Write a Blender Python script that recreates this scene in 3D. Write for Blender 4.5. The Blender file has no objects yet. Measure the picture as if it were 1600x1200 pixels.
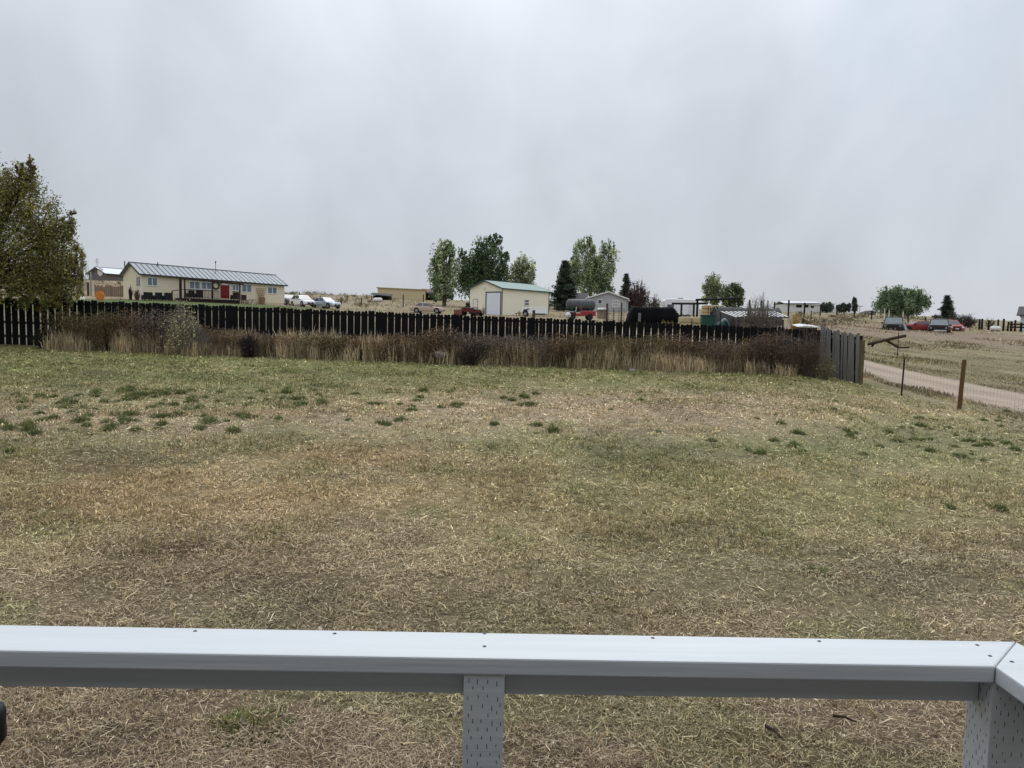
import bpy, math, random
import numpy as np
from mathutils import Vector, Matrix
R = math.radians
random.seed(7); rng = np.random.default_rng(7)
sc = bpy.context.scene
COL = sc.collection
F = 1202.0; PITCH = R(4.38); ROLL = R(1.2); CZ = 2.25
cp, sp, cr, sr = math.cos(PITCH), math.sin(PITCH), math.cos(ROLL), math.sin(ROLL)
FW = np.array([0, cp, -sp]); R0 = np.array([1.0, 0, 0]); U0 = np.array([0, sp, cp])
RT = R0*cr + U0*sr; UP = U0*cr - R0*sr

# ------------------------------------------------------------------ survey helpers (photo measurement -> place)
def ray(px, py):
    d = FW + RT*((px-800)/F) + UP*((600-py)/F)
    return d/d[1]
def P(px, py, D):
    d = ray(px, py)*D
    return Vector((d[0], d[1], d[2]+CZ))
def proj(p):
    q = np.asarray(p, float) - np.array([0, 0, CZ])
    w = q@FW; w = np.where(w < .05, .05, w)
    return 800+F*(q@RT)/w, 600-F*(q@UP)/w

# ------------------------------------------------------------------ terrain
COLS = [  # bearing (photo column), [(distance, photo row of the ground)]
 (-300, [(24,532),(60,480),(90,466),(160,440),(300,428),(900,440)]),
 (0,    [(24,541),(60,482),(90,469),(160,436),(300,428),(900,440)]),
 (220,  [(24,548),(60,487),(80,473),(90,470),(110,462),(160,438),(300,441),(900,455)]),
 (450,  [(24,556),(70,486),(104,478.5),(115,475),(180,461),(400,459),(900,470)]),
 (600,  [(24,561),(80,497),(108,490),(150,471),(220,463),(500,462),(900,470)]),
 (800,  [(24,567),(80,503),(115,492.5),(150,485),(220,477),(400,474),(900,480)]),
 (950,  [(24,571),(80,508),(100,502),(130,489),(200,480),(400,476),(900,482)]),
 (1120, [(24,575),(60,519),(90,506),(130,495),(180,488),(400,484),(900,490)]),
 (1280, [(24,580),(45,525),(60,513),(100,500),(160,488.5),(400,486),(900,492)]),
 (1340, [(22.5,597),(30,572),(45,538),(60,521),(90,506),(160,491),(400,489),(900,495)]),
 (1400, [(21,617),(30,580),(45,548),(60,528),(78,517),(110,504),(160,494),(400,491),(900,497)]),
 (1500, [(18.5,637),(24,609),(40,562),(60,534),(78,518),(120,506),(200,501),(400,498),(900,503)]),
 (1650, [(17,660),(24,622),(40,572),(60,545),(80,522),(130,512),(400,505),(900,510)]),
 (2000, [(17,668),(24,632),(40,584),(60,556),(80,532),(130,520),(400,510),(900,515)]),
]
ULAT = np.linspace(-1.4, 1.4, 113); LLAT = np.linspace(0, math.log(900), 170)
def _lattice():
    cu, cz = [], []
    for px, pts in COLS:
        ds = [1, 4.5]; zs = [0, 0.02]
        for D, py in pts:
            ds.append(D); zs.append(P(px, py, D).z)
        ll = np.log(ds)
        d = np.exp(LLAT)
        cz.append(np.interp(d, ds, zs)); cu.append(ray(px, 520)[0])
    cz = np.array(cz)
    L = np.array([np.interp(ULAT, cu, cz[:, j]) for j in range(len(LLAT))]).T
    k = np.array([1, 2, 3, 2, 1.])/9
    for it in range(2):
        p = np.pad(L, ((2, 2), (0, 0)), mode='edge'); L = sum(k[i]*p[i:i+L.shape[0]] for i in range(5))
        p = np.pad(L, ((0, 0), (2, 2)), mode='edge'); L = sum(k[i]*p[:, i:i+L.shape[1]] for i in range(5))
    return L
LAT = _lattice()
_ng = np.random.default_rng(3).random((64, 64))
def vnoise(x, y):
    x = np.asarray(x, float); y = np.asarray(y, float)
    xi = np.floor(x).astype(int); yi = np.floor(y).astype(int); fx = x-xi; fy = y-yi
    fx = fx*fx*(3-2*fx); fy = fy*fy*(3-2*fy)
    g = lambda a, b: _ng[a % 64, b % 64]
    return (g(xi, yi)*(1-fx)+g(xi+1, yi)*fx)*(1-fy)+(g(xi, yi+1)*(1-fx)+g(xi+1, yi+1)*fx)*fy
def fnoise(x, y, o=3):
    s = 0; a = .5; t = 0
    for i in range(o):
        s = s+a*vnoise(x*2**i+17*i, y*2**i+5*i); t += a; a *= .5
    return s/t
CA = R(54)
def Zg(x, y):
    x = np.asarray(x, float); y = np.asarray(y, float)
    r = np.hypot(x, y); th = np.arctan2(x, y); thc = np.clip(th, -CA, CA)
    u = np.tan(thc); D = np.clip(r*np.cos(thc), 1, 899)
    iu = np.clip((u-ULAT[0])/(ULAT[1]-ULAT[0]), 0, len(ULAT)-1.001); il = np.clip(np.log(D)/(LLAT[1]), 0, len(LLAT)-1.001)
    a = iu.astype(int); b = il.astype(int); fa = iu-a; fb = il-b
    z = (LAT[a, b]*(1-fa)+LAT[a+1, b]*fa)*(1-fb)+(LAT[a, b+1]*(1-fa)+LAT[a+1, b+1]*fa)*fb
    near = np.clip((30-r)/10, 0, 1)
    bump = (fnoise(x*.35, y*.35, 2)-.5)*.10 + (fnoise(x*1.7+9, y*1.7, 2)-.5)*.05
    far = np.clip((r-60)/60, 0, 1)
    return z + bump*near + far*(fnoise(x*.06, y*.06, 2)-.5)*.5
def at(px, D, py=505):
    d = ray(px, py)*D
    return Vector((d[0], d[1], float(Zg(d[0], d[1]))))
# table: photo pixel -> distance of the ground it meets
_TX = np.linspace(-400, 2000, 81); _TY = np.concatenate([np.linspace(425, 560, 91), np.linspace(562, 1300, 160)])
def _table():
    T = np.zeros((len(_TX), len(_TY))); DD = np.exp(np.linspace(math.log(1.2), math.log(600), 420))
    for i, px in enumerate(_TX):
        for j, py in enumerate(_TY):
            d = ray(px, py); z = d[2]*DD+CZ; g = Zg(d[0]*DD, DD)
            w = np.nonzero(z < g)[0]
            T[i, j] = DD[w[0]] if len(w) else 9999
    return T
TAB = _table()
def ground_D(px, py):
    i = np.clip((px-_TX[0])/(_TX[1]-_TX[0]), 0, len(_TX)-1.001); j = np.interp(py, _TY, np.arange(len(_TY))); j = np.clip(j, 0, len(_TY)-1.001)
    a = i.astype(int); b = j.astype(int); fa = i-a; fb = j-b
    return (TAB[a, b]*(1-fa)+TAB[a+1, b]*fa)*(1-fb)+(TAB[a, b+1]*(1-fa)+TAB[a+1, b+1]*fa)*fb
def G(px, py):
    D = float(ground_D(np.array([float(px)]), np.array([float(py)]))[0])
    return at(px, D, py)

# ------------------------------------------------------------------ colours
def lin(c):
    c = np.asarray(c, float)/255
    return np.where(c <= .04045, c/12.92, ((c+.055)/1.055)**2.4)
ROAD = np.array([(17.5,-6),(16.6,6),(15.6,14),(14.6,20),(14.0,26),(13.2,32),(11.5,42),(8,60),(4,80)], float)
def road_dist(x, y):
    best = np.full(np.shape(x), 1e9)
    for (x0, y0), (x1, y1) in zip(ROAD[:-1], ROAD[1:]):
        dx, dy = x1-x0, y1-y0; t = np.clip(((x-x0)*dx+(y-y0)*dy)/(dx*dx+dy*dy), 0, 1)
        best = np.minimum(best, np.hypot(x-x0-t*dx, y-y0-t*dy))
    return best
ROWS = [(540,(122,121,70)),(600,(122,119,74)),(622,(132,124,86)),(645,(156,140,112)),(680,(152,140,108)),(705,(140,133,100)),(770,(144,130,98)),
        (830,(138,124,94)),(890,(130,117,92)),(960,(124,111,88)),(1100,(120,105,84)),(1200,(112,97,78))]
BLOBS = [(190,642,230,24,(168,152,124),.85),(700,645,130,14,(160,142,112),.6),(870,642,210,22,(168,150,122),.85),(1060,650,150,22,(150,128,106),.8),
 (1480,652,150,9,(178,165,122),.9),(420,640,160,10,(158,140,112),.6),(300,622,160,16,(100,104,62),.6),(130,722,170,28,(112,108,68),.8),(800,702,340,24,(128,129,92),.7),
 (1300,745,260,55,(130,126,84),.7),(1440,692,150,22,(108,110,76),.6),(430,770,330,42,(160,134,96),.75),(230,805,190,36,(150,126,90),.7),(600,712,110,16,(160,130,96),.7),
 (400,868,240,34,(122,103,80),.8),(620,825,110,26,(124,108,88),.7),(1100,850,380,70,(130,123,82),.6),(1400,895,170,24,(96,86,66),.8),(1550,880,120,40,(104,95,70),.7),
 (60,860,160,60,(134,118,84),.6),(850,960,260,30,(112,101,72),.6),(560,740,80,10,(134,124,98),.6),(300,850,50,16,(98,84,66),.7),(1000,760,200,30,(136,128,86),.6),(230,575,300,18,(112,114,70),.6)]
def zone(x, y, z):
    """albedo (linear) of the turf, field, lawn and drive"""
    pts = np.stack([x, y, z], -1); px, py = proj(pts)
    n1 = fnoise(x*.5, y*.5); n2 = fnoise(x*1.9+30, y*1.9+4); n3 = fnoise(x*.16+50, y*.16, 2)
    wx = px+(n1-.5)*160; wy = py+(n2-.5)*26
    rows = np.array([r for r, c in ROWS], float); cols = np.array([lin(c) for r, c in ROWS])
    out = np.stack([np.interp(wy, rows, cols[:, k]) for k in range(3)], -1)
    for bx, by, rx, ry, c, s in BLOBS:
        w = s*np.exp(-.5*(((wx-bx)/rx)**2+((wy-by)/ry)**2))[..., None]
        out = out*(1-w)+lin(c)*w
    # bare and green mottling
    m = np.clip((fnoise(x*.9+7, y*.9+70)-.56)*6, 0, 1)[..., None]*.35
    out = out*(1-m)+lin((150,136,104))*m
    m = np.clip((fnoise(x*1.1+90, y*1.1+40)-.55)*6, 0, 1)[..., None]*.4
    out = out*(1-m)+lin((104,108,64))*m
    fence = 24.3-.03*x
    D = y
    out2 = np.ones_like(out)*lin((160,146,118))
    m = np.clip((n3-.45)*5, 0, 1)[..., None]*.7; out2 = out2*(1-m)+lin((134,124,92))*m
    m = np.clip((fnoise(x*.12+20, y*.12+9)-.56)*7, 0, 1)[..., None]*.5; out2 = out2*(1-m)+lin((140,116,94))*m
    rt = np.clip((x-8)/6, 0, 1)*np.clip((75-y)/20, 0, 1)
    m = (rt*(.5+.4*np.clip((n1-.4)*4, 0, 1)))[..., None]; out2 = out2*(1-m)+lin((142,132,98))*m
    m = np.clip((fnoise(x*.45+60, y*.45+33)-.5)*6, 0, 1)[..., None]*.55*rt[..., None]; out2 = out2*(1-m)+lin((112,106,72))*m
    m = (np.clip((x-18)/5, 0, 1)*np.exp(-.5*((y-66)/9)**2)*.7)[..., None]; out2 = out2*(1-m)+lin((150,132,116))*m
    m = np.clip((58-y)/8, 0, 1)[..., None]*np.clip((9-x)/2, 0, 1)[..., None]*.75; out2 = out2*(1-m)+lin((118,110,92))*m  # shade put into the field colour seen through the fence gaps
    lawn = np.clip((100-(y-.42*(x+35)))/6, 0, 1)*np.clip((y-50)/8, 0, 1)*np.clip((-24-(x-.02*y))/3, 0, 1)*np.clip((x+62)/6, 0, 1)
    m = lawn[..., None]*.92; out2 = out2*(1-m)+lin((84,102,48))*m
    f = np.clip((D-fence)/.6, 0, 1)
    right = np.clip((x-10.6)/.5, 0, 1)*np.clip((y-8)/3, 0, 1)
    f = np.maximum(f, right)[..., None]
    out = out*(1-f)+out2*f
    rd = road_dist(x, y)+(n2-.5)*1.1
    m = np.clip((2.15-rd)/.5, 0, 1)[..., None]
    rc = lin((170,155,140))*(.85+.3*n2[..., None])
    out = out*(1-m)+rc*m
    big = fnoise(x*.42+13, y*.55+71, 3); dk = np.clip((fnoise(x*.6+31, y*.8+5, 2)-.60)*6, 0, 1)*np.clip((24-y)/6, 0, 1)
    return out*(.80+.34*n2+.42*(big-.5)*np.clip((26-y)/6, .4, 1)-.20*dk)[..., None]

# ------------------------------------------------------------------ materials
def nt(m):
    m.use_nodes = True; m.node_tree.nodes.clear(); return m.node_tree.nodes, m.node_tree.links
MATS = {}
def mat(name, col, rough=.7, metal=0, var=.15, scale=3., bump=0., spec=.4, stretch=None, trans=0, rgb=True):
    if name in MATS: return MATS[name]
    m = bpy.data.materials.new(name); N, Lk = nt(m)
    out = N.new('ShaderNodeOutputMaterial'); b = N.new('ShaderNodeBsdfPrincipled'); Lk.new(b.outputs[0], out.inputs[0])
    c = lin(col) if rgb else np.array(col)
    tc = N.new('ShaderNodeTexCoord'); mp = N.new('ShaderNodeMapping'); Lk.new(tc.outputs['Object'], mp.inputs[0])
    if stretch: mp.inputs['Scale'].default_value = stretch
    nz = N.new('ShaderNodeTexNoise'); nz.inputs['Scale'].default_value = scale; nz.inputs['Detail'].default_value = 6
    Lk.new(mp.outputs[0], nz.inputs['Vector'])
    mr = N.new('ShaderNodeMapRange'); mr.inputs[1].default_value = .25; mr.inputs[2].default_value = .75
    mr.inputs[3].default_value = 1-var; mr.inputs[4].default_value = 1+var; Lk.new(nz.outputs[0], mr.inputs[0])
    vm = N.new('ShaderNodeVectorMath'); vm.operation = 'SCALE'; vm.inputs[0].default_value = tuple(c); Lk.new(mr.outputs[0], vm.inputs['Scale'])
    Lk.new(vm.outputs[0], b.inputs['Base Color'])
    b.inputs['Roughness'].default_value = rough; b.inputs['Metallic'].default_value = metal; b.inputs['Specular IOR Level'].default_value = spec
    if bump:
        bp = N.new('ShaderNodeBump'); bp.inputs['Strength'].default_value = bump; bp.inputs['Distance'].default_value = .02
        Lk.new(nz.outputs[0], bp.inputs['Height']); Lk.new(bp.outputs[0], b.inputs['Normal'])
    MATS[name] = m; return m
def attr_mat(name, rough=.85, trans=.0, noise=0., nscale=30., bump=0., spec=.15, fine=0):
    if name in MATS: return MATS[name]
    m = bpy.data.materials.new(name); N, Lk = nt(m)
    out = N.new('ShaderNodeOutputMaterial'); b = N.new('ShaderNodeBsdfPrincipled')
    a = N.new('ShaderNodeAttribute'); a.attribute_name = 'col'
    b.inputs['Roughness'].default_value = rough; b.inputs['Specular IOR Level'].default_value = spec
    src = a.outputs['Color']
    if noise:
        tc = N.new('ShaderNodeTexCoord'); nz = N.new('ShaderNodeTexNoise'); nz.inputs['Scale'].default_value = nscale; nz.inputs['Detail'].default_value = 8; nz.inputs['Roughness'].default_value = .7
        Lk.new(tc.outputs['Object'], nz.inputs['Vector'])
        mr = N.new('ShaderNodeMapRange'); mr.inputs[1].default_value = .3; mr.inputs[2].default_value = .7; mr.inputs[3].default_value = 1-noise; mr.inputs[4].default_value = 1+noise
        Lk.new(nz.outputs[0], mr.inputs[0])
        vm = N.new('ShaderNodeVectorMath'); vm.operation = 'SCALE'; Lk.new(src, vm.inputs[0]); Lk.new(mr.outputs[0], vm.inputs['Scale']); src = vm.outputs[0]
        if bump:
            bp = N.new('ShaderNodeBump'); bp.inputs['Strength'].default_value = bump; bp.inputs['Distance'].default_value = .03
            Lk.new(nz.outputs[0], bp.inputs['Height']); Lk.new(bp.outputs[0], b.inputs['Normal'])
    if fine:
        nf = N.new('ShaderNodeTexNoise'); nf.inputs['Scale'].default_value = 70; nf.inputs['Detail'].default_value = 4; nf.inputs['Roughness'].default_value = .75; Lk.new(tc.outputs['Object'], nf.inputs['Vector'])
        mf = N.new('ShaderNodeMapRange'); mf.inputs[1].default_value = .35; mf.inputs[2].default_value = .68; mf.inputs[3].default_value = 1-fine; mf.inputs[4].default_value = 1+fine; Lk.new(nf.outputs[0], mf.inputs[0])
        vf = N.new('ShaderNodeVectorMath'); vf.operation = 'SCALE'; Lk.new(src, vf.inputs[0]); Lk.new(mf.outputs[0], vf.inputs['Scale']); src = vf.outputs[0]
    Lk.new(src, b.inputs['Base Color'])
    if trans:
        t = N.new('ShaderNodeBsdfTranslucent'); Lk.new(src, t.inputs[0]); mx = N.new('ShaderNodeMixShader'); mx.inputs[0].default_value = trans
        Lk.new(b.outputs[0], mx.inputs[1]); Lk.new(t.outputs[0], mx.inputs[2]); Lk.new(mx.outputs[0], out.inputs[0])
    else: Lk.new(b.outputs[0], out.inputs[0])
    MATS[name] = m; return m
LEAF = attr_mat('leaf', trans=.25); BLADE = attr_mat('blade', trans=.15); GROUND = attr_mat('ground_soil', noise=.5, nscale=9, bump=.9, fine=.55)

# ------------------------------------------------------------------ objects
def tag(o, label=None, cat=None, group=None, kind=None):
    if label: o['label'] = label
    if cat: o['category'] = cat
    if group: o['group'] = group
    if kind: o['kind'] = kind
    return o
def thing(name, label, cat, loc=(0, 0, 0), rotz=0, group=None):
    o = bpy.data.objects.new(name, None); COL.objects.link(o); o.empty_display_size = .2
    o.location = loc; o.rotation_euler = (0, 0, rotz)
    return tag(o, label, cat, group)
class MB:
    def __init__(s): s.v = []; s.f = []; s.m = []; s.M = Matrix.Identity(4)
    def add(s, vs, fs, mi=0):
        n = len(s.v); s.v += [tuple(s.M@Vector(p)) for p in vs]; s.f += [tuple(i+n for i in f) for f in fs]; s.m += [mi]*len(fs); return s
    def box(s, x0, x1, y0, y1, z0, z1, mi=0):
        return s.add([(x0,y0,z0),(x1,y0,z0),(x1,y1,z0),(x0,y1,z0),(x0,y0,z1),(x1,y0,z1),(x1,y1,z1),(x0,y1,z1)],
                     [(0,3,2,1),(4,5,6,7),(0,1,5,4),(1,2,6,5),(2,3,7,6),(3,0,4,7)], mi)
    def bar(s, a, b, w, h, mi=0, upv=(0, 0, 1)):
        a = Vector(a); b = Vector(b); d = (b-a).normalized(); u = Vector(upv)
        if abs(d.dot(u)) > .98: u = Vector((0, 1, 0))
        x = d.cross(u).normalized(); z = x.cross(d)
        vs = [q+x*i*w/2+z*j*h/2 for q in (a, b) for i, j in ((-1,-1),(1,-1),(1,1),(-1,1))]
        return s.add(vs, [(0,1,2,3),(7,6,5,4),(0,4,5,1),(1,5,6,2),(2,6,7,3),(3,7,4,0)], mi)
    def tube(s, pts, rad, n=6, mi=0, cap=True):
        pts = [Vector(p) for p in pts]; rad = rad if isinstance(rad, (list, tuple)) else [rad]*len(pts); vs = []; fs = []
        for i, p in enumerate(pts):
            d = (pts[min(i+1, len(pts)-1)]-pts[max(i-1, 0)]).normalized(); u = Vector((0, 0, 1)) if abs(d.z) < .95 else Vector((1, 0, 0))
            x = d.cross(u).normalized(); y = d.cross(x)
            vs += [p+(x*math.cos(2*math.pi*k/n)+y*math.sin(2*math.pi*k/n))*rad[i] for k in range(n)]
        for i in range(len(pts)-1):
            for k in range(n): fs.append((i*n+k, i*n+(k+1) % n, (i+1)*n+(k+1) % n, (i+1)*n+k))
        if cap: fs += [tuple(range(n-1, -1, -1)), tuple((len(pts)-1)*n+k for k in range(n))]
        return s.add(vs, fs, mi)
    def poly(s, pts, off=None, mi=0):
        pts = [Vector(p) for p in pts]; n = len(pts)
        if off is None: return s.add(pts, [tuple(range(n))], mi)
        o = Vector(off)
        return s.add(pts+[p+o for p in pts], [tuple(range(n)), tuple(range(2*n-1, n-1, -1))]+[(i, i+n, (i+1) % n+n, (i+1) % n) for i in range(n)], mi)
    def ball(s, c, r, seg=14, ring=9, mi=0):
        c = Vector(c); r = r if isinstance(r, tuple) else (r, r, r); vs = []; fs = []
        for i in range(ring+1):
            t = math.pi*i/ring
            for k in range(seg):
                a = 2*math.pi*k/seg; vs.append(c+Vector((r[0]*math.sin(t)*math.cos(a), r[1]*math.sin(t)*math.sin(a), r[2]*math.cos(t))))
        for i in range(ring):
            for k in range(seg): fs.append((i*seg+k, (i+1)*seg+k, (i+1)*seg+(k+1) % seg, i*seg+(k+1) % seg))
        return s.add(vs, fs, mi)
    def build(s, name, mats, parent=None, smooth=False, bevel=0):
        me = bpy.data.meshes.new(name); me.from_pydata(s.v, [], s.f)
        for m in (mats if isinstance(mats, (list, tuple)) else [mats]): me.materials.append(m)
        if any(s.m): me.polygons.foreach_set('material_index', s.m)
        if smooth: me.polygons.foreach_set('use_smooth', [True]*len(me.polygons))
        me.update(); o = bpy.data.objects.new(name, me); COL.objects.link(o)
        if parent: o.parent = parent
        if bevel:
            md = o.modifiers.new('bevel', 'BEVEL'); md.width = bevel; md.segments = 2; md.limit_method = 'ANGLE'
        return o
def fast_mesh(name, V, Fc, C, m, parent=None):
    me = bpy.data.meshes.new(name); V = np.asarray(V, np.float32); Fc = np.asarray(Fc, np.int32); k = Fc.shape[1]
    me.vertices.add(len(V)); me.vertices.foreach_set('co', V.ravel())
    me.loops.add(Fc.size); me.loops.foreach_set('vertex_index', Fc.ravel())
    me.polygons.add(len(Fc)); me.polygons.foreach_set('loop_start', np.arange(0, Fc.size, k, dtype=np.int32))
    try: me.polygons.foreach_set('loop_total', np.full(len(Fc), k, np.int32))
    except Exception: pass
    if C is not None:
        a = me.color_attributes.new('col', 'FLOAT_COLOR', 'POINT'); c4 = np.ones((len(V), 4), np.float32); c4[:, :3] = C; a.data.foreach_set('color', c4.ravel())
    me.materials.append(m); me.update(calc_edges=True); me.validate()
    o = bpy.data.objects.new(name, me); COL.objects.link(o)
    if parent: o.parent = parent
    return o
def blades(base, L, W, az, el, bend, col, tipdark=1.15):
    base = np.asarray(base, float); n = len(base)
    d = np.stack([np.cos(az)*np.cos(el), np.sin(az)*np.cos(el), np.sin(el)], -1)
    e2 = el-bend; d2 = np.stack([np.cos(az)*np.cos(e2), np.sin(az)*np.cos(e2), np.sin(e2)], -1)
    tw = az+math.pi/2+rng.normal(0, .35, n); s = np.stack([np.cos(tw), np.sin(tw), rng.normal(0, .25, n)], -1)*W[:, None]/2
    mid = base+d*(L*.55)[:, None]; tip = mid+d2*(L*.45)[:, None]
    V = np.stack([base-s*.8, base+s*.8, mid-s, mid+s, tip], 1).reshape(-1, 3)
    i = np.arange(n)[:, None]*5
    Fc = np.concatenate([i+np.array([[0, 1, 3]]), i+np.array([[0, 3, 2]]), i+np.array([[2, 3, 4]])], 0)
    C = np.repeat(col[:, None, :], 5, 1).reshape(-1, 3)
    return V, Fc, C
def leaves(cen, size, col, asp=.55, flat=0.):
    n = len(cen); a = rng.normal(size=(n, 3)); a[:, 2] *= 1-flat; a /= np.linalg.norm(a, axis=1)[:, None]
    b = rng.normal(size=(n, 3)); b -= a*(a*b).sum(1)[:, None]; b /= np.linalg.norm(b, axis=1)[:, None]
    A = a*size[:, None]/2; B = b*size[:, None]/2*asp
    V = np.stack([cen-A, cen-B+A*.1, cen+A, cen+B+A*.1], 1).reshape(-1, 3)
    Fc = np.arange(4*n).reshape(-1, 4); C = np.repeat(col[:, None, :], 4, 1).reshape(-1, 3)
    return V, Fc, C
def pal(n, cols, v=.2):
    c = np.array([lin(q) for q in cols])[rng.integers(0, len(cols), n)]
    return c*np.exp(rng.normal(0, v, n))[:, None]
# ------------------------------------------------------------------ camera, sky, sun
cam = bpy.data.cameras.new('camera'); camo = bpy.data.objects.new('camera', cam); COL.objects.link(camo); sc.camera = camo
cam.sensor_width = 36; cam.lens = F/1600*36; cam.clip_end = 3000; cam.clip_start = .05
camo.matrix_world = Matrix((( RT[0], UP[0], -FW[0], 0), (RT[1], UP[1], -FW[1], 0), (RT[2], UP[2], -FW[2], CZ), (0, 0, 0, 1)))
SUN_EL, SUN_AZ = R(52), R(8)      # azimuth from +y towards +x
sd = Vector((math.sin(SUN_AZ)*math.cos(SUN_EL), math.cos(SUN_AZ)*math.cos(SUN_EL), math.sin(SUN_EL)))
sl = bpy.data.lights.new('sun', 'SUN'); sl.energy = 1.0; sl.angle = R(30); sl.color = (1, .97, .92)
so = bpy.data.objects.new('sun', sl); COL.objects.link(so); so.rotation_euler = (-sd).to_track_quat('-Z', 'Y').to_euler(); so.location = (0, 20, 60)
w = bpy.data.worlds.new('World'); sc.world = w; w.use_nodes = True; N = w.node_tree.nodes; Lk = w.node_tree.links; N.clear()
def nd(t, **k):
    n = N.new(t)
    for a, v in k.items(): setattr(n, a, v)
    return n
def mth(op, a, b=None, clamp=False):
    n = nd('ShaderNodeMath', operation=op, use_clamp=clamp)
    for i, q in enumerate((a, b)):
        if q is None: continue
        if isinstance(q, (int, float)): n.inputs[i].default_value = q
        else: Lk.new(q, n.inputs[i])
    return n.outputs[0]
tc = nd('ShaderNodeTexCoord'); sep = nd('ShaderNodeSeparateXYZ'); Lk.new(tc.outputs['Generated'], sep.inputs[0])
zz = mth('MAXIMUM', sep.outputs[2], 0.0)
mr = nd('ShaderNodeMapRange'); mr.interpolation_type = 'SMOOTHSTEP'; Lk.new(zz, mr.inputs[0]); mr.inputs[1].default_value = .30; mr.inputs[2].default_value = 1; mr.inputs[3].default_value = 0; mr.inputs[4].default_value = .62
lowg = mth('MULTIPLY', mth('MINIMUM', zz, .4), .30)
# broad soft cloud streaks
mp = nd('ShaderNodeMapping'); mp.inputs['Scale'].default_value = (2.2, 1.6, 1.7); mp.inputs['Rotation'].default_value = (0, R(12), R(10)); Lk.new(tc.outputs['Generated'], mp.inputs[0])
n1 = nd('ShaderNodeTexNoise'); n1.inputs['Scale'].default_value = 1.3; n1.inputs['Detail'].default_value = 5; n1.inputs['Roughness'].default_value = .45; n1.inputs['Distortion'].default_value = .6; Lk.new(mp.outputs[0], n1.inputs['Vector'])
cl = mth('MULTIPLY', mth('SUBTRACT', n1.outputs[0], .5), .40)
dt = nd('ShaderNodeVectorMath', operation='DOT_PRODUCT'); Lk.new(tc.outputs['Generated'], dt.inputs[0]); dt.inputs[1].default_value = tuple(sd)
gl = mth('MULTIPLY', mth('POWER', mth('MAXIMUM', dt.outputs['Value'], 0.0), 7), .40)
lum = mth('ADD', mth('ADD', mth('ADD', .62, lowg), mr.outputs[0]), mth('ADD', cl, gl))
cr1 = nd('ShaderNodeMix', data_type='RGBA'); n2 = nd('ShaderNodeTexNoise'); n2.inputs['Scale'].default_value = 1.7; n2.inputs['Detail'].default_value = 2; Lk.new(mp.outputs[0], n2.inputs['Vector'])
Lk.new(n2.outputs[0], cr1.inputs[0]); cr1.inputs[6].default_value = (.94, 1.005, 1.08, 1); cr1.inputs[7].default_value = (.96, 1.005, 1.11, 1)
# a thin bluish break high on the right
bd = nd('ShaderNodeVectorMath', operation='DOT_PRODUCT'); Lk.new(tc.outputs['Generated'], bd.inputs[0]); _b = ray(1470, 20); _b = _b/np.linalg.norm(_b); bd.inputs[1].default_value = tuple(_b)
n3 = nd('ShaderNodeTexNoise'); n3.inputs['Scale'].default_value = 9; n3.inputs['Detail'].default_value = 5; Lk.new(mp.outputs[0], n3.inputs['Vector'])
br = nd('ShaderNodeMapRange'); br.interpolation_type = 'SMOOTHSTEP'; br.inputs[1].default_value = .990; br.inputs[2].default_value = 1.0; br.inputs[4].default_value = 1; Lk.new(mth('ADD', bd.outputs['Value'], mth('MULTIPLY', mth('SUBTRACT', n3.outputs[0], .5), .02)), br.inputs[0])
cr2 = nd('ShaderNodeMix', data_type='RGBA'); Lk.new(mth('MULTIPLY', br.outputs[0], .24), cr2.inputs[0]); Lk.new(cr1.outputs[2], cr2.inputs[6]); cr2.inputs[7].default_value = (.70, .93, 1.08, 1)
n4 = nd('ShaderNodeTexNoise'); n4.inputs['Scale'].default_value = 3.4; n4.inputs['Detail'].default_value = 6; n4.inputs['Roughness'].default_value = .5; n4.inputs['Distortion'].default_value = .8; Lk.new(mp.outputs[0], n4.inputs['Vector'])
lum = mth('ADD', lum, mth('MULTIPLY', mth('SUBTRACT', n4.outputs[0], .5), .20))
vm = nd('ShaderNodeVectorMath', operation='SCALE'); Lk.new(cr2.outputs[2], vm.inputs[0]); Lk.new(lum, vm.inputs['Scale'])
b1 = nd('ShaderNodeBackground'); Lk.new(vm.outputs[0], b1.inputs[0]); b1.inputs[1].default_value = 1
sky = nd('ShaderNodeTexSky'); sky.sky_type = 'NISHITA'; sky.sun_disc = False; sky.sun_elevation = SUN_EL; sky.sun_rotation = SUN_AZ
b2 = nd('ShaderNodeBackground'); Lk.new(sky.outputs[0], b2.inputs[0]); b2.inputs[1].default_value = .05
mx = nd('ShaderNodeMixShader'); mx.inputs[0].default_value = .12; Lk.new(b1.outputs[0], mx.inputs[1]); Lk.new(b2.outputs[0], mx.inputs[2])
wo = nd('ShaderNodeOutputWorld'); Lk.new(mx.outputs[0], wo.inputs[0])
sc.view_settings.view_transform = 'Standard'; sc.view_settings.look = 'None'; sc.view_settings.exposure = 0; sc.view_settings.gamma = 1
sc.cycles.max_bounces = 6; sc.cycles.diffuse_bounces = 3; sc.cycles.transparent_max_bounces = 4

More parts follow.
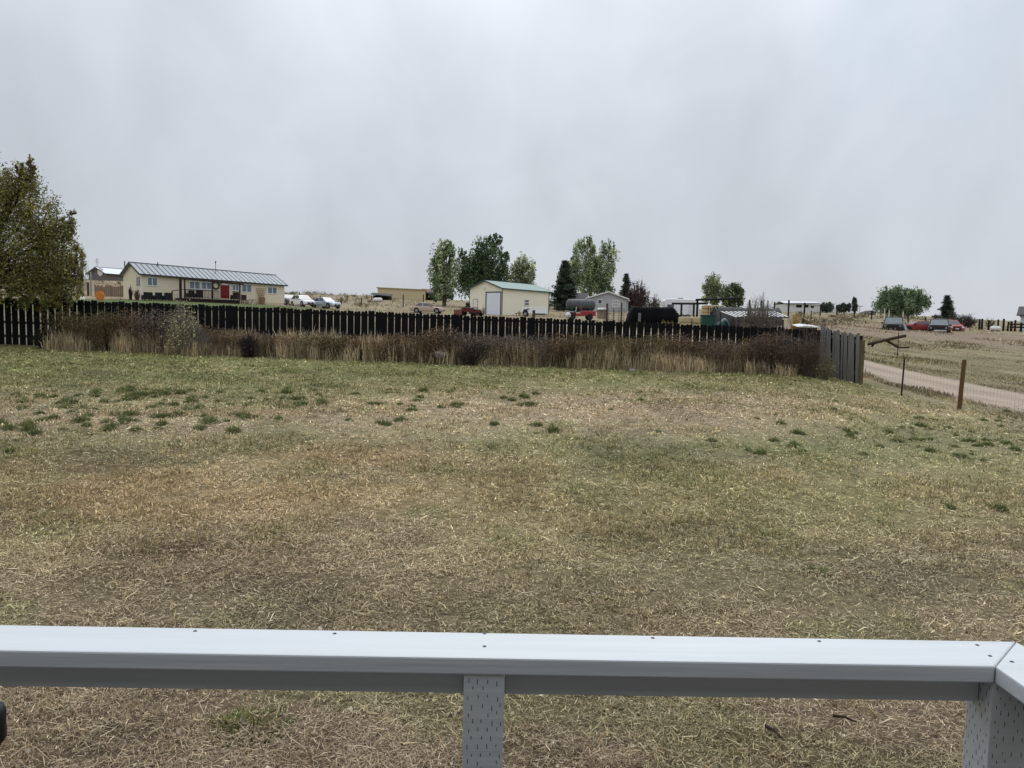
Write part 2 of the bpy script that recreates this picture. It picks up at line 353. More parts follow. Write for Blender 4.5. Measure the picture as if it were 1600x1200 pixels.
# ------------------------------------------------------------------ ground sheet
th = np.concatenate([np.arange(-180, -52, 6.), np.arange(-52, 52, .3), np.arange(52, 180, 6.)]); th = np.radians(th)
rr = np.concatenate([[.01, 1, 2], np.exp(np.linspace(math.log(2.6), math.log(120), 330)), np.exp(np.linspace(math.log(124), math.log(880), 70))])
X = np.outer(rr, np.sin(th)); Y = np.outer(rr, np.cos(th)); Z = Zg(X, Y)
nr, nt_ = X.shape
i, j = np.meshgrid(np.arange(nr-1), np.arange(nt_), indexing='ij'); j2 = (j+1) % nt_
Fc = np.stack([i*nt_+j, i*nt_+j2, (i+1)*nt_+j2, (i+1)*nt_+j], -1).reshape(-1, 4)[:, ::-1]
gc = zone(X.ravel(), Y.ravel(), Z.ravel())*.86
g = fast_mesh('ground', np.stack([X, Y, Z], -1).reshape(-1, 3), Fc, gc, GROUND); tag(g, kind='structure')
g.data.polygons.foreach_set('use_smooth', [True]*len(g.data.polygons))

# gravel drive beyond the wire fence
rp = [];
for k in range(len(ROAD)-1):
    for t in np.linspace(0, 1, 10, endpoint=False): rp.append(ROAD[k]*(1-t)+ROAD[k+1]*t)
rp = np.array(rp); rp = np.array([rp[max(0, i-5):i+6].mean(0) for i in range(len(rp))]); tg = np.gradient(rp, axis=0); tg /= np.linalg.norm(tg, axis=1)[:, None]
nrm = np.stack([tg[:, 1], -tg[:, 0]], -1); mu = np.linspace(-1, 1, 13)
wob = 2.1+.9*(fnoise(np.arange(len(rp))*.5, np.zeros(len(rp)), 2)-.5)
RV = rp[:, None, :]+nrm[:, None, :]*(mu[None, :]*wob[:, None])[..., None]
RZ = Zg(RV[..., 0], RV[..., 1])+.035-.03*np.abs(mu)[None, :]**4
a, b = len(rp), len(mu); i, j = np.meshgrid(np.arange(a-1), np.arange(b-1), indexing='ij')
Fc = np.stack([i*b+j, i*b+j+1, (i+1)*b+j+1, (i+1)*b+j], -1).reshape(-1, 4)
tr = np.exp(-.5*((np.abs(mu)-.5)/.16)**2)[None, :]
nn = fnoise(RV[..., 0]*2, RV[..., 1]*2)
rc = lin((158,143,126))[None, None]*(1+.18*tr[..., None])*(.8+.4*nn[..., None]); mg = np.clip((nn-.52)*5, 0, 1)*np.exp(-.5*(mu/.22)**2)[None, :]
rc = rc*(1-.35*mg[..., None])+lin((130,124,88))*.35*mg[..., None]
GRAVEL = attr_mat('gravel', noise=.4, nscale=22, bump=.5)
o = fast_mesh('gravel_drive', np.concatenate([RV, RZ[..., None]], -1).reshape(-1, 3), Fc[:, ::-1], rc.reshape(-1, 3)*.98, GRAVEL); tag(o, kind='structure')

# ------------------------------------------------------------------ turf: straw and grass blades (nobody could count them)
def turf(n, x0, x1, y0, y1, dmax=24.6, dmin=2.0):
    px = rng.uniform(x0, x1, n); py = rng.uniform(y0, y1, n); D = ground_D(px, py)*np.exp(rng.normal(0, .012, n))
    k = (D < dmax) & (D > dmin); px, py, D = px[k], py[k], D[k]
    x = (RT[0]*((px-800)/F)+UP[0]*((600-py)/F)); yv = FW[1]+RT[1]*((px-800)/F)+UP[1]*((600-py)/F); x = x/yv*D
    return x, D
def build_turf():
    Vs, Fs, Cs, off = [], [], [], 0
    def ok_(x, y): return (~((x > 10.4) & (y > 12)) | (x < 10.4+(22.5-y)*.2)) & ~((x < 13) & (y > 24.4)) & (road_dist(x, y) > 1.8)
    def put(x, y, L, W, az, el, bend, c, dz):
        nonlocal off
        V, Fc, C = blades(np.stack([x, y, Zg(x, y)+dz], -1), L, W, az, el, bend, c); Vs.append(V); Fs.append(Fc+off); Cs.append(C); off += len(V)
    # thatch lying flat
    for n, y0, y1 in ((130000, 545, 650), (200000, 630, 900), (230000, 830, 1260)):
        x, y = turf(n, -260, 1860, y0, y1); k = ok_(x, y); x, y = x[k], y[k]; n = len(x); z = Zg(x, y); zc = zone(x, y, z)
        green = np.clip((zc[:, 1]/zc[:, 0]-.80)/.22, 0, 1); patch = np.clip((fnoise(x*2.1+5, y*2.1+8)-.40)*5, 0, 1)
        k = rng.random(n) < (.35+.65*patch); x, y, zc, green = [q[k] for q in (x, y, zc, green)]; n = len(x)
        L = np.clip(.034*np.exp(rng.normal(0, .55, n)), .012, .16)*(.8+y*.026); W = np.maximum(.0016, y*.00098)*rng.uniform(.4, 1.25, n)
        straw = pal(n, [(190,176,140), (168,150,114), (142,124,94), (204,192,158), (118,102,78), (100,86,66), (92,78,60), (128,110,84)], .22); gr = pal(n, [(116,114,66), (130,126,76), (100,102,58)], .2)
        c = np.where((rng.random(n) < green*.7)[:, None], gr, straw); c = c*.38+zc*np.exp(rng.normal(.08, .5, n))[:, None]*.74; c = (c*.84+c.mean(1)[:, None]*.15)*1.82
        put(x, y, L, W, rng.uniform(0, 6.283, n), rng.uniform(.0, .4, n), rng.normal(.1, .6, n), c, .004+.018*rng.random(n))
    # small standing clumps
    for nc, y0, y1, kb in ((22000, 548, 650, 9), (26000, 630, 870, 11), (7000, 840, 1260, 15)):
        x, y = turf(nc, -260, 1860, y0, y1); k = ok_(x, y); x, y = x[k], y[k]; zc = zone(x, y, Zg(x, y)); green = np.clip((zc[:, 1]/zc[:, 0]-.80)/.22, 0, 1)
        den = np.clip((fnoise(x*.9+3, y*.9+11)-.42)*4, 0, 1)*.8+green*.45; k = rng.random(len(x)) < np.clip(den, .16, 1); x, y, zc, green = [q[k] for q in (x, y, zc, green)]; m_ = len(x)
        cg = np.where((rng.random(m_) < .25+green*.6)[:, None], pal(m_, [(104,104,58), (118,116,66), (92,98,54), (84,88,52)], .22), pal(m_, [(160,140,100), (136,116,82), (178,162,120), (112,94,66)], .22)); cg = cg*.5+zc*.56; cg = (cg*.86+cg.mean(1)[:, None]*.13)*1.6
        rad = rng.uniform(.02, .075, m_)*(.8+y*.03); i = np.repeat(np.arange(m_), kb); n = len(i); a = rng.uniform(0, 6.283, n); q = np.sqrt(rng.random(n))*rad[i]
        xx = x[i]+np.cos(a)*q*1.2; yy = y[i]+np.sin(a)*q; D = yy
        put(xx, yy, rng.uniform(.03, .075, n)*(.85+D*.018), np.maximum(.0024, D*.0010)*rng.uniform(.6, 1.3, n), a+rng.normal(0, .9, n), rng.uniform(.35, 1.45, n), rng.normal(.45, .45, n), cg[i]*np.exp(rng.normal(0, .34, n))[:, None]*1.0, -.004)
    o = fast_mesh('turf_grass', np.concatenate(Vs), np.concatenate(Fs), np.concatenate(Cs), BLADE)
    tag(o, 'short dry straw and olive grass over the whole yard', 'grass', kind='stuff')
build_turf()
def build_litter():   # longer pale stalks lying near the deck
    x, y = turf(1500, -200, 1800, 700, 1260, dmax=13); n = len(x); z = Zg(x, y)
    V, Fc, C = blades(np.stack([x, y, z+.025], -1), rng.uniform(.07, .2, n), rng.uniform(.002, .0035, n)*(.7+y*.06), rng.uniform(0, 6.283, n), rng.uniform(-.02, .25, n), rng.normal(.2, .7, n), pal(n, [(206,192,150), (188,170,128), (220,208,172)], .15))
    tag(fast_mesh('straw_stalks', V, Fc, C, BLADE), 'long pale dead stalks scattered on the near turf', 'straw', kind='stuff')
    x, y = turf(800, -200, 1800, 760, 1260, dmax=10); n = len(x); z = Zg(x, y)
    V, Fc, C = leaves(np.stack([x, y, z+.02], -1), rng.uniform(.012, .04, n), pal(n, [(190,180,160), (160,140,110), (110,92,70), (214,204,186)], .2), .7)
    tag(fast_mesh('leaf_litter', V, Fc, C, BLADE), 'small dry chips and leaf bits on the near turf', 'litter', kind='stuff')
build_litter()
def build_field():    # dry field grass beyond the fence and on the hill
    Vs, Fs, Cs, off = [], [], [], 0
    for n, x0, x1, y0, y1, d0, d1, hh in ((100000, 1230, 1900, 490, 670, 17, 130, .2), (26000, 60, 1420, 436, 520, 62, 330, .32), (9000, -200, 1300, 470, 580, 25.2, 62, .2)):
        px = rng.uniform(x0, x1, n); py = rng.uniform(y0, y1, n); D = ground_D(px, py); k = (D > d0) & (D < d1); px, py, D = px[k], py[k], D[k]*np.exp(rng.normal(0, .02, k.sum()))
        x = (RT[0]*((px-800)/F)+UP[0]*((600-py)/F))/(FW[1]+RT[1]*((px-800)/F)+UP[1]*((600-py)/F))*D; y = D
        ok = (road_dist(x, y) > 1.6+.9*fnoise(x*1.3, y*1.3, 2)) & ((x > 11.3) | (y > 25.5)); x, y = x[ok], y[ok]; n = len(x); z = Zg(x, y); zc = zone(x, y, z)
        zc = zc*np.exp((fnoise(x*.7, y*.7)-.5)*1.6)[:, None]; lawn = zc[:, 1] > zc[:, 0]*1.1; pt = np.clip((fnoise(x*.25, y*.25)-.4)*4, .1, 1.4)
        H = hh*rng.uniform(.4, 1.3, n)*pt*np.where(lawn, .2, 1); W = np.maximum(.004, y*.0011)*rng.uniform(.6, 1.3, n)
        c = zc*np.exp(rng.normal(.05, .3, n))[:, None]
        V, Fc, C = blades(np.stack([x, y, z], -1), H, W, rng.uniform(0, 6.283, n), rng.uniform(.5, 1.5, n), rng.normal(.3, .3, n), c)
        Vs.append(V); Fs.append(Fc+off); Cs.append(C); off += len(V)
    tag(fast_mesh('field_grass', np.concatenate(Vs), np.concatenate(Fs), np.concatenate(Cs), BLADE), 'dry yellow field grass beyond the fences and up the hill', 'grass', kind='stuff')
build_field()

# ------------------------------------------------------------------ green tufts on the bare patch
def tuft_mesh(seed, n=420, r=.17, h=.17):
    global rng; keep = rng; rng = np.random.default_rng(seed)
    a = rng.uniform(0, 6.283, n); q = np.sqrt(rng.random(n))*r*(.75+.5*vnoise(a*1.3+seed*9, a*0)); b = np.stack([np.cos(a)*q*1.35, np.sin(a)*q, np.zeros(n)-.01], -1)
    V, Fc, C = blades(b, h*rng.uniform(.5, 1.15, n)*(1.15-.6*q/r), rng.uniform(.006, .014, n), a+rng.normal(0, .7, n), rng.uniform(.7, 1.5, n)-.5*q/r, rng.normal(.5, .3, n), pal(n, [(102,114,66), (110,118,72), (90,104,60), (132,132,90)], .25))
    rng = keep; o = fast_mesh('grass_tuft', V, Fc, C, BLADE); return o
protos = [tuft_mesh(s) for s in (11, 12, 13, 14)]
TUFTS = [(25,618),(65,620),(82,655),(68,660),(15,672),(47,674),(98,674),(135,668),(180,650),(206,660),(198,624),(16,707),(255,618),(280,614),(330,660),(300,630),(272,635),(292,642),(312,640),(360,634),(400,655),(436,656),(545,658),(598,664),(626,660),(626,634),(652,627),(772,666),(838,666),(864,677),(770,703),(954,641),(1028,677),
 (1210,633),(1272,644),(1300,641),(1328,657),(1386,677),(1424,671),(1450,673),(1401,692),(1375,699),(1349,712),(1454,707),(1491,701),(1517,677),(1514,692),(1585,705),(1536,722),(1559,800),(1169,705),(1210,691),(1112,690),(1484,795),(320,622),(345,616),(130,640),(470,634),(500,628),(690,640),(720,633),(800,628),(1470,640),(1560,660),(1595,690),(1540,690),(40,640),(230,612),(1430,690),(1000,628)]
rt_ = random.Random(4)
TUFTS += [(rt_.gauss(190, 150), rt_.triangular(606, 684, 618)) for _ in range(95)]+[(rt_.uniform(400, 900), rt_.triangular(610, 650, 616)) for _ in range(22)]+[(rt_.uniform(1180, 1600), rt_.uniform(628, 716)) for _ in range(34)]
for k, (px, py) in enumerate(TUFTS):
    o = protos[k] if k < 4 else protos[k % 4].copy()
    if k >= 4: COL.objects.link(o)
    o.location = G(px, py); s = random.uniform(.34, .66); o.scale = (s*random.uniform(.85, 1.35), s, s*random.uniform(1.15, 1.75)); o.rotation_euler = (0, 0, random.uniform(0, 6.28))
    if px > 900: o.scale = tuple(q*.78 for q in o.scale)
    tag(o, 'small dark green grass tuft growing out of the pale bare turf', 'grass tuft', 'green tufts across the middle of the yard')
nt1 = tuft_mesh(31, 420, .16, .11); nt1.location = G(385, 1140); nt1.scale = (1.15, 1, .9); a_ = nt1.data.color_attributes['col']; q_ = np.zeros(len(a_.data)*4, np.float32); a_.data.foreach_get('color', q_); q_ = q_.reshape(-1, 4); q_[:, :3] *= np.array([1.0, .86, .8]); a_.data.foreach_set('color', q_.ravel())
tag(nt1, 'big green weed clump just under the left half of the deck rail', 'grass tuft')
nt2 = tuft_mesh(32, 160, .12, .08); nt2.location = G(1272, 895)
tag(nt2, 'thin grey-green sprig alone on the right foreground turf', 'grass tuft')
WOOD_D = mat('dark_stick', (52,42,34), .9, var=.3, scale=20)
for (ax, ay, bx, by, lb) in ((1300,1130,1341,1139,'dark broken stick lying nearest the corner post'), (1195,1145,1225,1166,'thin dark twig left of the broken stick near the corner post')):
    a = G(ax, ay); b = G(bx, by); m = MB().tube([a+Vector((0,0,.03))-a, (a+b)/2+Vector((0,.01,.035))-a, b+Vector((0,0,.025))-a], [.009, .008, .004], 6)
    o = m.build('stick', WOOD_D); o.location = a; tag(o, lb, 'stick')

# ------------------------------------------------------------------ deck, added house wall behind, rail
PAINT = mat('rail_paint', (204,209,211), .45, var=.06, scale=4, bump=.13, stretch=(.5, 9, 9), spec=.5)
DARKCUT = mat('incision', (52,54,56), .8, var=.2); SCREW = mat('screw_metal', (104,108,112), .4, .4)
def rail_pt(px, py, h):          # point on the horizontal plane h below the eye
    d = ray(px, py); D = -h/d[2]; return Vector((d[0]*D, D, CZ-h))
H1 = .7256
A = rail_pt(0, 1016, H1); B = rail_pt(1555, 1041, H1); ux = (B-A).normalized(); uy = Vector((-ux.y, ux.x, 0)); ang = math.atan2(ux.y, ux.x)
rail = thing('deck_rail', 'white painted wooden deck rail with flat cap running across the foreground', 'railing', (B.x, B.y, CZ-1.66), ang)
zc_ = 1.66-H1; CW = .14; TH = .039          # local: x to the right, 0 at the corner inner edge; y outward
def capmesh(pts): return MB().poly([(x, y, zc_-TH) for x, y in pts], (0, 0, TH))
capmesh([(-3.6, 0), (-.0012, 0), (CW-.0012, CW), (-3.6, CW)]).build('cap_board', PAINT, rail, bevel=.004)
capmesh([(.0012, 0), (.0012, -1.75), (CW, -1.75), (CW, CW-.0012)]).build('cap_board', PAINT, rail, bevel=.004)
def screws(parent, spots):
    for px, py in spots:
        q = rail_pt(px, py, H1); v = q-B; lx, ly = v.dot(ux), v.dot(uy)
        m = MB(); m.tube([(lx, ly, zc_-.004), (lx, ly, zc_+.0008)], .0046, 10); m.box(lx-.003, lx+.003, ly-.0008, ly+.0008, zc_+.0006, zc_+.0014, 1)
        m.build('screw', [SCREW, DARKCUT], parent)
screws(rail, [(305,986),(523,990),(757,990),(757,1010),(1020,997),(1280,1002),(1527,1008),(1547,1025),(1581,1034)])
zr = zc_-TH
v = rail_pt(725, 1050, H1+TH)-B; xm = v.dot(ux)
MB().box(xm+.0905, .0005, .050, .088, zr-.067, zr-.001).build('under_rail', PAINT, rail, bevel=.003)
MB().box(-3.6, xm-.0015, .050, .088, zr-.067, zr-.001).build('under_rail', PAINT, rail, bevel=.003)
MB().box(.091, .129, -1.75, .0, zr-.0885, zr-.001).build('under_rail', PAINT, rail, bevel=.003)
def post(x, y, top, w=.089, seed=1):
    rd = random.Random(seed); m = MB().box(x, x+w, y, y+w, -.6, top)
    z = top-.012; r_ = 0
    while z > -.1:
        for k in range(4):
            q = x+.011+k*(w-.022)/3.2+(r_ % 2)*.009+rd.uniform(-.002, .002)
            if q < x+w-.006 and rd.random() < .92: hh = rd.uniform(.007, .013); zo = rd.uniform(-.004, .004); m.box(q-.0009, q+.0009, y-.0005, y+.001, z-hh+zo, z+zo, 1)
            q2 = y+.011+k*(w-.022)/3.2+(r_ % 2)*.009
            if q2 < y+w-.006 and rd.random() < .92: hh = rd.uniform(.007, .013); m.box(x-.0005, x+.001, q2-.0009, q2+.0009, z-hh, z, 1)
        z -= .0185; r_ += 1
    return m
post(xm, .006, zr-.001, seed=5).build('post', [PAINT, DARKCUT], rail, bevel=.0025)
post(.002, .006, zr-.001, seed=9).build('post', [PAINT, DARKCUT], rail, bevel=.0025)
post(xm-1.3, .006, zr-.001, seed=6).build('post', [PAINT, DARKCUT], rail, bevel=.0025)
dk = MB()
for k in range(13): dk.box(-3.6, .09, -1.75+k*.142, -1.75+k*.142+.138, -.03, 0)
dk.box(-3.6, .09, .097, .135, -.2, -.001)
d_ = dk.build('deck', mat('deck_boards', (72,73,75), .6, var=.12, scale=4, stretch=(.5, 8, 8))); d_.location = rail.location; d_.rotation_euler = rail.rotation_euler; tag(d_, kind='structure')
# unseen house behind the camera, added to block light from the rail faces
hm = MB(); hm.box(-6.5, 4.5, -1.98, -1.8, -.6, 2.55)
hw = thing('rail_shade_house', 'unseen grey house wall added behind the deck to shade the white rail', 'house', rail.location, ang)
hm.build('wall', mat('shade_wall_siding', (112,108,102), .7, var=.06, scale=2), hw)
MB().poly([(-6.8, -1.62, 2.5), (-6.8, -5, 3.9), (-6.8, -5, 4.05), (-6.8, -1.62, 2.65)], (11.6, 0, 0)).build('roof', mat('shade_house_roof', (80,78,78), .9, var=.2, scale=8), hw)
# dark rounded handle at the left edge
q = P(-22, 1130, 1.35); bk = thing('umbrella_handle', 'black rounded plastic grip poking in at the lower left edge', 'handle', q)
BLK = mat('black_plastic', (14,14,16), .45, var=.1)
MB().tube([(0,0,-.04), (0,0,-.03), (0,0,.02), (0,0,.03), (0,0,.036)], [.026, .032, .032, .027, .012], 16).build('grip', BLK, bk, smooth=True)
MB().tube([(0,0,-.04), (0,0,-.75)], .012, 10).build('pole', BLK, bk)

# ------------------------------------------------------------------ dark board fence across the back of the yard
FDARK = mat('shaded_board', (17,17,19), .9, var=.4, scale=3, stretch=(14, 14, 1.2), bump=.2, spec=.2)  # near-black base puts the backlit darkness into the board colour
FRAIL = mat('fence_rail', (88,86,84), .85, var=.3, scale=4); FPOST = mat('fence_post_wood', (70,66,62), .9, var=.3, scale=4)
WEATH = mat('weathered_board', (122,119,115), .9, var=.5, scale=4, stretch=(16, 16, 1.0), bump=.3, spec=.2)
F0 = np.array([-18.6, 25.0]); F1 = np.array([9.52, 23.95]); FL = np.linalg.norm(F1-F0); fd = (F1-F0)/FL; fa = math.atan2(fd[1], fd[0])
fence = thing('board_fence', 'long dark board fence with narrow gaps behind the weeds', 'fence', (F0[0], F0[1], 0), fa)
def fz(s): q = F0+fd*s; return float(Zg(q[0], q[1]))
ftop = lambda s: np.interp(s, [0, FL*.15, FL*.5, FL], [fz(.5)+1.50, fz(FL*.15)+1.5, fz(FL*.5)+1.48, fz(FL)+1.36])
BAY = 2.4; s = 0; nb = int(math.ceil(FL/BAY))
for b_ in range(nb):
    m = MB(); e = min((b_+1)*BAY, FL); s = b_*BAY+.01
    while s < e-.05:
        wide = s < 4.4
        wd = .19 if wide else random.choice([.098, .1, .1]); gap = (.05 if wide else random.choice([.017, .02, .022, .026]))
        n_ = 2 if wd < .15 else 1; tp = ftop(s)+random.uniform(-.025, .025)
        for k in range(n_):
            x0 = s+k*(wd+.0015); x1 = min(x0+wd, e+.02); t2 = tp+random.uniform(-.012, .012); le = random.uniform(-.002, .002)*(1 if n_ == 2 else 3); cq = min(.03, wd*.28)
            zb = fz(x0)-.05; y0 = random.uniform(-.004, .004)
            m.poly([(x0, y0, zb), (x1, y0, zb), (x1+le, y0, t2-cq), (x1-cq+le, y0, t2), (x0+cq+le, y0, t2), (x0+le, y0, t2-cq)], (0, .019, 0))
        s += n_*(wd+.0015)+gap
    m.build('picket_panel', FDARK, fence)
    s0, s1 = b_*BAY, min((b_+1)*BAY, FL)
    for hz in (.12, .78, 1.22):
        m = MB(); m.bar((s0, .045 , ftop(s0)-hz), (s1, .045, ftop(s1)-hz), .038, .085 if hz > .2 else .07); m.build('rail', FRAIL, fence)
    up_ = .02 if b_ not in (8,) else .30
    x = s0+.05; m = MB(); m.box(x-.045, x+.045, .07, .16, fz(s0)-.3, ftop(s0)+up_-.06); m.build('post', FPOST, fence)
# weathered grey end section turning towards the yard
G0 = np.array([9.56, 23.95]); G1 = np.array([10.02, 22.35]); GL = np.linalg.norm(G1-G0); gd = (G1-G0)/GL; ga = math.atan2(gd[1], gd[0])
gf = thing('board_fence', 'short weathered grey board fence section leaning at the corner by the gravel drive', 'fence', (G0[0], G0[1], 0), ga)
gz = lambda s: float(Zg(*(G0+gd*s)))
m = MB(); s = 0
while s < GL-.03:
    wd = random.uniform(.07, .1); tp = gz(s)+np.interp(s, [0, GL], [1.42, 1.44])+random.uniform(-.05, .03); le = random.uniform(-.06, .02)-.05; yo = random.uniform(-.035, .03)
    m.poly([(s+.06*1, yo, gz(s)-.05), (s+wd+.06, yo, gz(s)-.05), (s+wd+.06+le, yo, tp), (s+.06+le, yo, tp+random.uniform(-.03, .03))], (0, .018, 0)); s += wd+random.uniform(.006, .028)
m.build('picket_panel', WEATH, gf)
m = MB(); s = .05
while s < GL-.02:
    m.box(s, s+.115, .066, .084, gz(s)-.05, gz(s)+1.36+random.uniform(-.05, .04)); s += .12
m.build('gap_shade_panel', FDARK, gf)  # near-black boards added behind, the shade of the gaps put into their colour
for hz in (.3, 1.2): MB().bar((0, .05, gz(0)+hz), (GL, .05, gz(GL)+hz), .04, .09).build('rail', FRAIL, gf)
MB().box(-.06, .04, .03, .13, gz(0)-.2, gz(0)+1.5).build('post', WEATH, gf)
MB().box(GL+.03, GL+.13, .02, .12, gz(GL)-.2, gz(GL)+1.28).build('post', mat('end_post_wood', (92,84,58), .9, var=.3, scale=5), gf)

# wire fence: woven mesh on a steel post and a round wooden post
WIRE = mat('wire', (120,116,110), .6, .5, var=.1); STEEL = mat('t_post_steel', (40,34,32), .6, .3, var=.2); PWOOD = mat('brown_post', (96,72,42), .9, var=.3, scale=6, stretch=(10, 10, 1.5), bump=.3)
W0 = Vector((10.06, 22.2, 0)); TP = at(1408, 20.6, 620); WP = at(1500, 18.4, 637); W3 = at(1640, 15.4, 668)
wf = thing('wire_fence', 'woven wire mesh fence strung between the grey boards and the brown post', 'fence', (W0.x, W0.y, 0))
for a, b in ((W0, TP), (TP, WP), (WP, W3)):
    m = MB(); Ls = (b-a).length; n_ = max(2, int(Ls/.12)); off = Vector((W0.x, W0.y, 0))
    pt = lambda t, h: Vector((a.x+(b.x-a.x)*t, a.y+(b.y-a.y)*t, float(Zg(a.x+(b.x-a.x)*t, a.y+(b.y-a.y)*t))+h))-off
    for h in (.05, .16, .27, .4, .55, .72, .9): m.tube([pt(t, h+.012*math.sin(t*9+h*5)) for t in np.linspace(0, 1, 9)], .0017, 3, cap=False)
    for k in range(n_+1): m.tube([pt(k/n_, .04), pt(k/n_, .9)], .0014, 3, cap=False)
    m.build('wire_mesh', WIRE, wf)
t_ = thing('steel_post', 'thin dark steel T-post leaning in the wire fence left of the brown post', 'post', TP)
m = MB(); m.bar((0, 0, -.2), (.03, 0, 1.0), .045, .008); m.bar((0, .016, -.2), (.03, .016, 1.0), .008, .03); m.build('shaft', STEEL, t_)
m = MB(); [m.box(.03*z-.012, .03*z+.012, -.012, -.003, z, z+.012) for z in np.arange(.1, 1, .07)]; m.build('studs', STEEL, t_)
t_ = thing('wooden_post', 'round brown wooden fence post standing in the wire fence at right', 'post', WP)
MB().tube([(-.02, 0, -.2), (0, 0, .5), (.03, 0, 1.19), (.03, 0, 1.205)], [.052, .05, .047, .04], 12).build('shaft', PWOOD, t_, smooth=False)
for h in (.2, .55, .88): MB().tube([(-.054, .0, h), (0, -.054, h), (.056, .0, h)], .004, 4).build('staple', WIRE, t_)
fp = at(1402, 38, 558); t_ = thing('steel_post', 'thin rusty steel post standing alone beyond the gravel drive', 'post', fp)
m = MB(); m.bar((0, 0, -.2), (0, 0, 1.22), .04, .01); m.bar((0, .015, -.2), (0, .015, 1.22), .01, .03); m.build('shaft', mat('rusty_steel', (62,40,32), .8, var=.3), t_)
# fallen H-brace
fo = at(1385, 44, 545); fb = thing('fallen_brace', 'fallen timber fence brace tilted over the field beyond the drive', 'timber', fo)
TIM = mat('old_timber', (62,48,36), .9, var=.3, scale=5, bump=.2)
q = lambda px, py: P(px, py, 44)-fo
MB().tube([q(1356, 538), q(1385, 531), q(1415, 524.5)], [.085, .09, .09], 9).build('beam', TIM, fb)
MB().tube([q(1386, 531)+Vector((0, .2, 0)), q(1402, 542)+Vector((0, -.2, -.05))], .07, 8).build('leg', TIM, fb)
MB().tube([q(1400, 541.5)+Vector((0, -.4, -.05)), q(1417, 540.5)+Vector((0, -.2, -.08))], .05, 8).build('leg', TIM, fb)
MB().tube([q(1366, 536), q(1364, 545)+Vector((0, .3, 0))], .06, 8).build('leg', TIM, fb)

# ------------------------------------------------------------------ weeds along the fence
def strip(n, s0, s1, o0, o1):
    s = rng.uniform(s0, s1, n); o = rng.uniform(o0, o1, n); q = F0[None]+fd[None]*s[:, None]+np.stack([fd[1]*np.ones(n), -fd[0]*np.ones(n)], -1)*o[:, None]
    return s, o, q[:, 0], q[:, 1]
SX0 = 4.3
Vs, Fs, Cs, off = [], [], [], 0
s, o_, x, y = strip(52000, SX0, FL-.6, .62, 1.75); cl = fnoise(s*1.6, o_*1.6, 3); edge = fnoise(s*.9+3, s*0, 2)
k = (rng.random(len(s)) < np.clip((cl-.38)*5, .08, 1)) & (o_ < 1.35+.7*(edge-.3)); s, o_, x, y, cl = [q[k] for q in (s, o_, x, y, cl)]; n = len(s)
hgt = (.30+.80*fnoise(s*.8+40, o_*2, 3))*rng.uniform(.4, 1.25, n)*np.interp(o_, [.4, .8, 1.2, 1.9], [1.25, 1.05, .85, .45])
tone = np.clip((fnoise(s*.7+11, s*0+3, 2)-.35)*3, 0, 1)
c = pal(n, [(186,170,140), (166,150,122), (208,194,162)], .22)*(1-.45*tone[:, None])+pal(n, [(112,96,74), (124,110,76)], .25)*.45*tone[:, None]
V, Fc, C = blades(np.stack([x, y, Zg(x, y)-.01], -1), hgt, rng.uniform(.010, .022, n), rng.uniform(0, 6.283, n), rng.uniform(1.15, 1.57, n), rng.normal(.25, .35, n), c*(.75+.95*np.clip((fnoise(s*2.3+60, o_*1.5, 2)-.3)*2, 0, 1))[:, None])
tag(fast_mesh('dry_reed_grass', V, Fc, C, BLADE), 'tall dry straw grass in front of the dark fence', 'grass', kind='stuff')
# rust brown weeds behind the straw
s, o_, x, y = strip(2600, SX0, FL-.4, .25, 1.45); env = np.interp(s, [0, 4, 8, 10, 13, 17, 21, 25, FL], [1.2, 1.32, 1.30, .76, .92, 1.0, .96, 1.0, 1.15])*(.72+.5*fnoise(s*.9, s*0+8, 2))
Vt, Ft, Ct = blades(np.stack([x, y, Zg(x, y)], -1), env*rng.uniform(.6, 1.05, len(s)), np.full(len(s), .014), rng.uniform(0, 6.283, len(s)), rng.uniform(1.1, 1.57, len(s)), rng.normal(.15, .2, len(s)), pal(len(s), [(74,58,46), (92,74,58)], .2)*.8)
k = rng.integers(0, len(s), 70000); t = rng.beta(2.2, 1.3, len(k)); cx = x[k]+rng.normal(0, .09, len(k)); cy = y[k]+rng.normal(0, .09, len(k)); cz = Zg(x[k], y[k])+env[k]*t*rng.uniform(.75, 1.05, len(k))
reg = fnoise(x[k]*.55+4, x[k]*0+2, 2)
rust = pal(len(k), [(106,90,70), (96,82,66), (90,78,64), (128,100,74)], .3); olive = pal(len(k), [(84,80,46), (70,70,42), (98,88,54)], .25); gry = pal(len(k), [(108,98,90), (92,84,78)], .22)
c = np.where((reg > .58)[:, None], np.where((rng.random(len(k)) < .6)[:, None], olive, rust), np.where((rng.random(len(k)) < np.clip((.47-reg)*6, 0, .8))[:, None], gry, rust))
V, Fc, C = leaves(np.stack([cx, cy, cz], -1), rng.uniform(.03, .075, len(k)), c*1.15, .6)
Ft4 = np.concatenate([Ft, Ft[:, 2:3]], 1)
tag(fast_mesh('rust_weeds', V, Fc, C, LEAF), 'rust brown weeds crowding the foot of the dark fence', 'weeds', kind='stuff')
tag(fast_mesh('weed_stems', Vt, Ft, Ct, BLADE), 'thin brown weed stems at the foot of the dark fence', 'weeds', kind='stuff')
